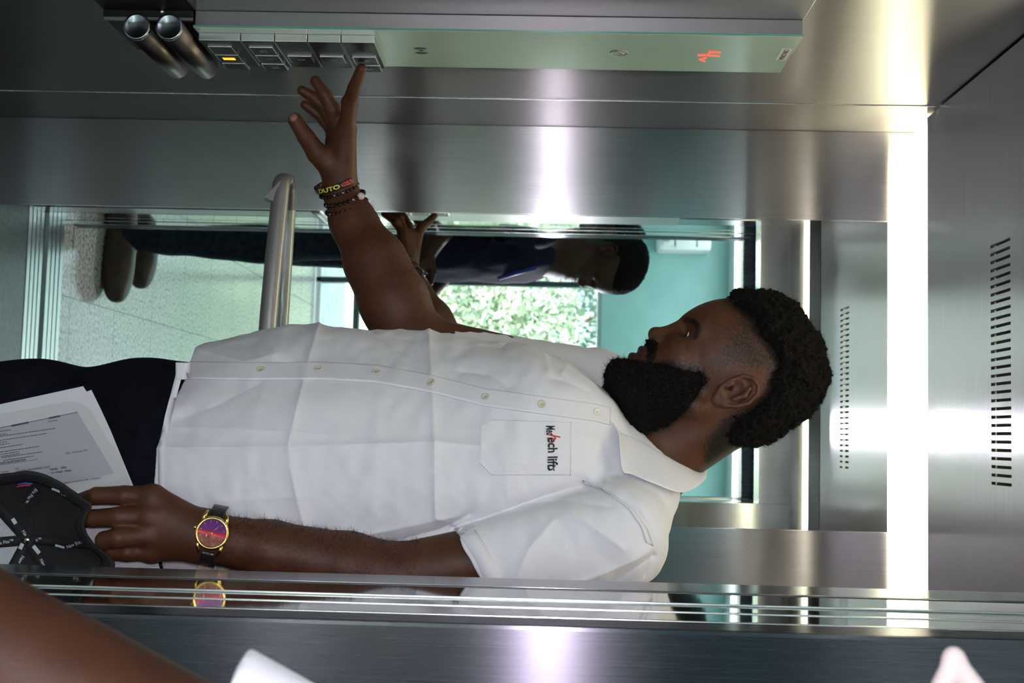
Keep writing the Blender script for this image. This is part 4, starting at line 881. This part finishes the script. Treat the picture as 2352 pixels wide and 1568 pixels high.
# ------------------------------------------------------------------ the other two people
def figure(label, base, fdir, pose, skinm, shirtm, troum, shoem, hk=.955, sleeve=.55, mask=None, h=.0055):
    f = np.array([*fdir, 0.]); f /= np.linalg.norm(f); up = np.array([0, 0, 1.]); rg = np.cross(f, up); o = np.array([*base, 0.])
    W = lambda a, r, z: o+f*a+rg*r+up*z
    hp = pose.get('headp', .1); hf = f*math.cos(hp)-up*math.sin(hp); hu = f*math.sin(hp)+up*math.cos(hp); R = np.stack([hf, hu, rg], 1); ho = W(*pose['head'])
    A = lambda a, b, c=0.: ho+hf*a+hu*b+rg*c
    S = Solid(); head_ops(S, A, R); nb = W(pose['lean'], 0, pose['neck'])
    S.add(cone(A(-.035, -.03), nb, .056, .062), .02); S.add(cone(nb, W(0, 0, 1.0), .10, .11), .04)
    for s in (-1, 1):
        sh, el, wr = (W(*p) for p in pose['armR' if s > 0 else 'armL']); S.add(cone(nb, sh, .05, .05), .03); S.add(cone(sh, el, .050, .042), .01); S.add(chain([el, el*.6+wr*.4, wr], [.042, .041, .028], .01), .01)
        dr = wr-el; dr /= np.linalg.norm(dr); sd = np.cross(dr, rg*1.0); sd /= np.linalg.norm(sd)
        pm = wr+dr*.05; S.add(cone(wr, wr+dr*.075, .026, .030), .01)
        for k in range(4):
            b0 = wr+dr*.075+sd*(k-1.5)*.019; dd = dr*.9-rg*s*.35; S.add(chain([b0, b0+dr*.035, b0+dr*.035+dd*.025, b0+dr*.035+dd*.025+(dr*.4-rg*s*.9)*.02], [.0105, .0095, .0088, .0075]), .004)
        S.add(chain([wr+dr*.02-sd*.02, wr+dr*.05-sd*.045, wr+dr*.08-sd*.055], [.015, .012, .0095]), .008)
    top = ho+up*.2; V1, F1 = skin(S, (o-.55)*[1, 1, 0]+[0, 0, .72], (o+.55)*[1, 1, 0]+[0, 0, top[2]], h*.75)
    body = to_obj(V1, F1, 'person', skinm); tag(body, label, 'person')
    hs = lambda P: smax(ell(A(-.004, .045), (.108, .104, .087), R, 2.2)(P), -(((P-ho)@R)[:, 1]-.055+np.clip(-((P-ho)@R)[:, 0]-.0, 0, .06)*1.6), .01)-.002*vn(P, 150, 2)
    v2, f2 = skin(hs, ho-.16, ho+.2, .005); to_obj(v2, f2, 'hair', M_hair, body)
    for s in (-1, 1): MB().ball(A(.0755, -.003, s*.031), .0135, 12).build('eye', mat('eye_white', (.55, .5, .45), .2), body)
    T = Solid().add(cone(nb-up*.08, W(0, 0, 1.06), .075, .10), .05); fr = np.stack([rg, f, up], 1)
    T.add(ell(W(pose['lean']*.5, 0, 1.27), (.19, .125, .24), fr, 2.4), .05); T.add(ell(W(0, 0, 1.04), (.175, .13, .17), fr, 2.6), .05)
    for s in (-1, 1):
        sh, el, wr = (W(*p) for p in pose['armR' if s > 0 else 'armL']); nn = (el-sh)/np.linalg.norm(el-sh); cn = cone(sh, sh+(el-sh)*(sleeve+.2), .070, .068); T.add(lambda P, cn=cn, nn=nn, c=sh+(el-sh)*sleeve: smax(cn(P), (P-c)@nn, .003), .02)
        n = (el-sh)/np.linalg.norm(el-sh); cc2 = sh+(el-sh)*sleeve; T.sub(lambda P, n=n, c=cc2, sh=sh: np.maximum(np.linalg.norm(P-c-np.outer((P-c)@n, n), axis=1)-.058, -((P-c)@n)-.05), .002)
    T.cut(lambda P: .90-P[:, 2], .003); T.sub(cone(A(-.035, -.03), nb, .060, .064), .003)
    T.disp(lambda P, d: .005*vn(P, 11, 3)+.003*vn(P, 24, 5)); v3, f3 = skin(T, (o-.5)*[1, 1, 0]+[0, 0, .88], (o+.5)*[1, 1, 0]+[0, 0, nb[2]+.05], h); so = to_obj(v3, f3, 'shirt', shirtm, body)
    G = Solid().add(ell(W(0, 0, .92), (.17, .12, .15), fr, 2.4), .03)
    for s in (-1, 1):
        a = pose.get('step', .06)*s; G.add(chain([W(0, s*.085, .86), W(.02+a*.5, s*.10, .50), W(-.02+a, s*.11, .09)], [.095, .072, .062], .03), .03)
        sf = Solid().add(ell(W(.07+a, s*.11, .045), (.048, .145, .048), fr, 2.6), .02).add(cone(W(-.02+a, s*.11, .06), W(-.02+a, s*.11, .14), .05, .055), .02).cut(lambda P: -P[:, 2]+.001, .002)
        v4, f4 = skin(sf, W(.05+a, s*.11, .1)-.22, W(.05+a, s*.11, .1)+.22, .006); to_obj(v4, f4, 'boot', shoem, body)
    G.cut(lambda P: .05-P[:, 2], .003).cut(lambda P: P[:, 2]-.97, .003); G.disp(lambda P, d: .005*vn(P, 13, 4)); v5, f5 = skin(G, (o-.4)*[1, 1, 0]+[0, 0, .02], (o+.4)*[1, 1, 0]+[0, 0, .99], .007); to_obj(v5, f5, 'trousers', troum, body)
    return body, A, R, W, so
M_skin2 = skin_mat('dark_brown_skin', (.038, .013, .0055), (.052, .018, .0075), stub=False)
M_navy = noise_mat('navy_cotton', (.006, .008, .022), (.012, .014, .035), .75, 40, Specular_IOR_Level=.1); M_jean = noise_mat('dark_jeans', (.010, .018, .030), (.022, .034, .052), .85, 50, Specular_IOR_Level=.1); M_boot = noise_mat('brown_boot_leather', (.035, .018, .010), (.06, .032, .018), .5, 40)
nav, A, R, W, so = figure('person in a dark navy polo shirt and jeans, seen in the mirror', (-.645, .74), (1, .12), dict(head=(.055, 0, 1.625), neck=1.49, lean=.02, headp=.32, armL=[(.0, -.19, 1.42), (-.005, -.235, 1.12), (.10, -.20, 1.06)], armR=[(.0, .19, 1.42), (-.02, .23, 1.13), (.16, .12, 1.03)], step=-.05),
      M_skin2, M_navy, M_jean, M_boot)
MB().tube([W(.115, -.10, 1.40), W(.128, -.07, 1.33), W(.132, -.02, 1.28)], .010, 8).build('blue_trim', mat('royal_blue_trim', (.01, .03, .30), .5), so)
fm = figure('person in a white short-sleeved shirt and pale mask at the door, arm in view', (.347, .62), (-1, .05), dict(head=(.107, .0, 1.711), neck=1.56, lean=.03, headp=.1, armL=[(.02, -.19, 1.49), (.06, -.25, 1.17), (.10, -.22, .93)], armR=[(.055, .03, 1.475), (.245, .00, 1.115), (.30, -.05, .87)], step=.04),
      M_skin2, M_shirt, M_navy, M_boot, sleeve=.61, h=.004)
body2, A2, R2m, W2, so2 = fm
msk = Solid().add(ell(A2(.078, -.055), (.030, .046, .050), R2m, 2.2), .01).add(cone(A2(.092, -.022), A2(.139, -.048), .008, .0045), .006).add(cone(A2(.139, -.048), A2(.106, -.066), .0045, .007), .005)
mv, mf = skin(msk, A2(.08, -.05)-.10, A2(.08, -.05)+.10, .002); to_obj(mv, mf, 'face_mask', mat('pale_pink_mask', (.55, .46, .45), .8), body2)
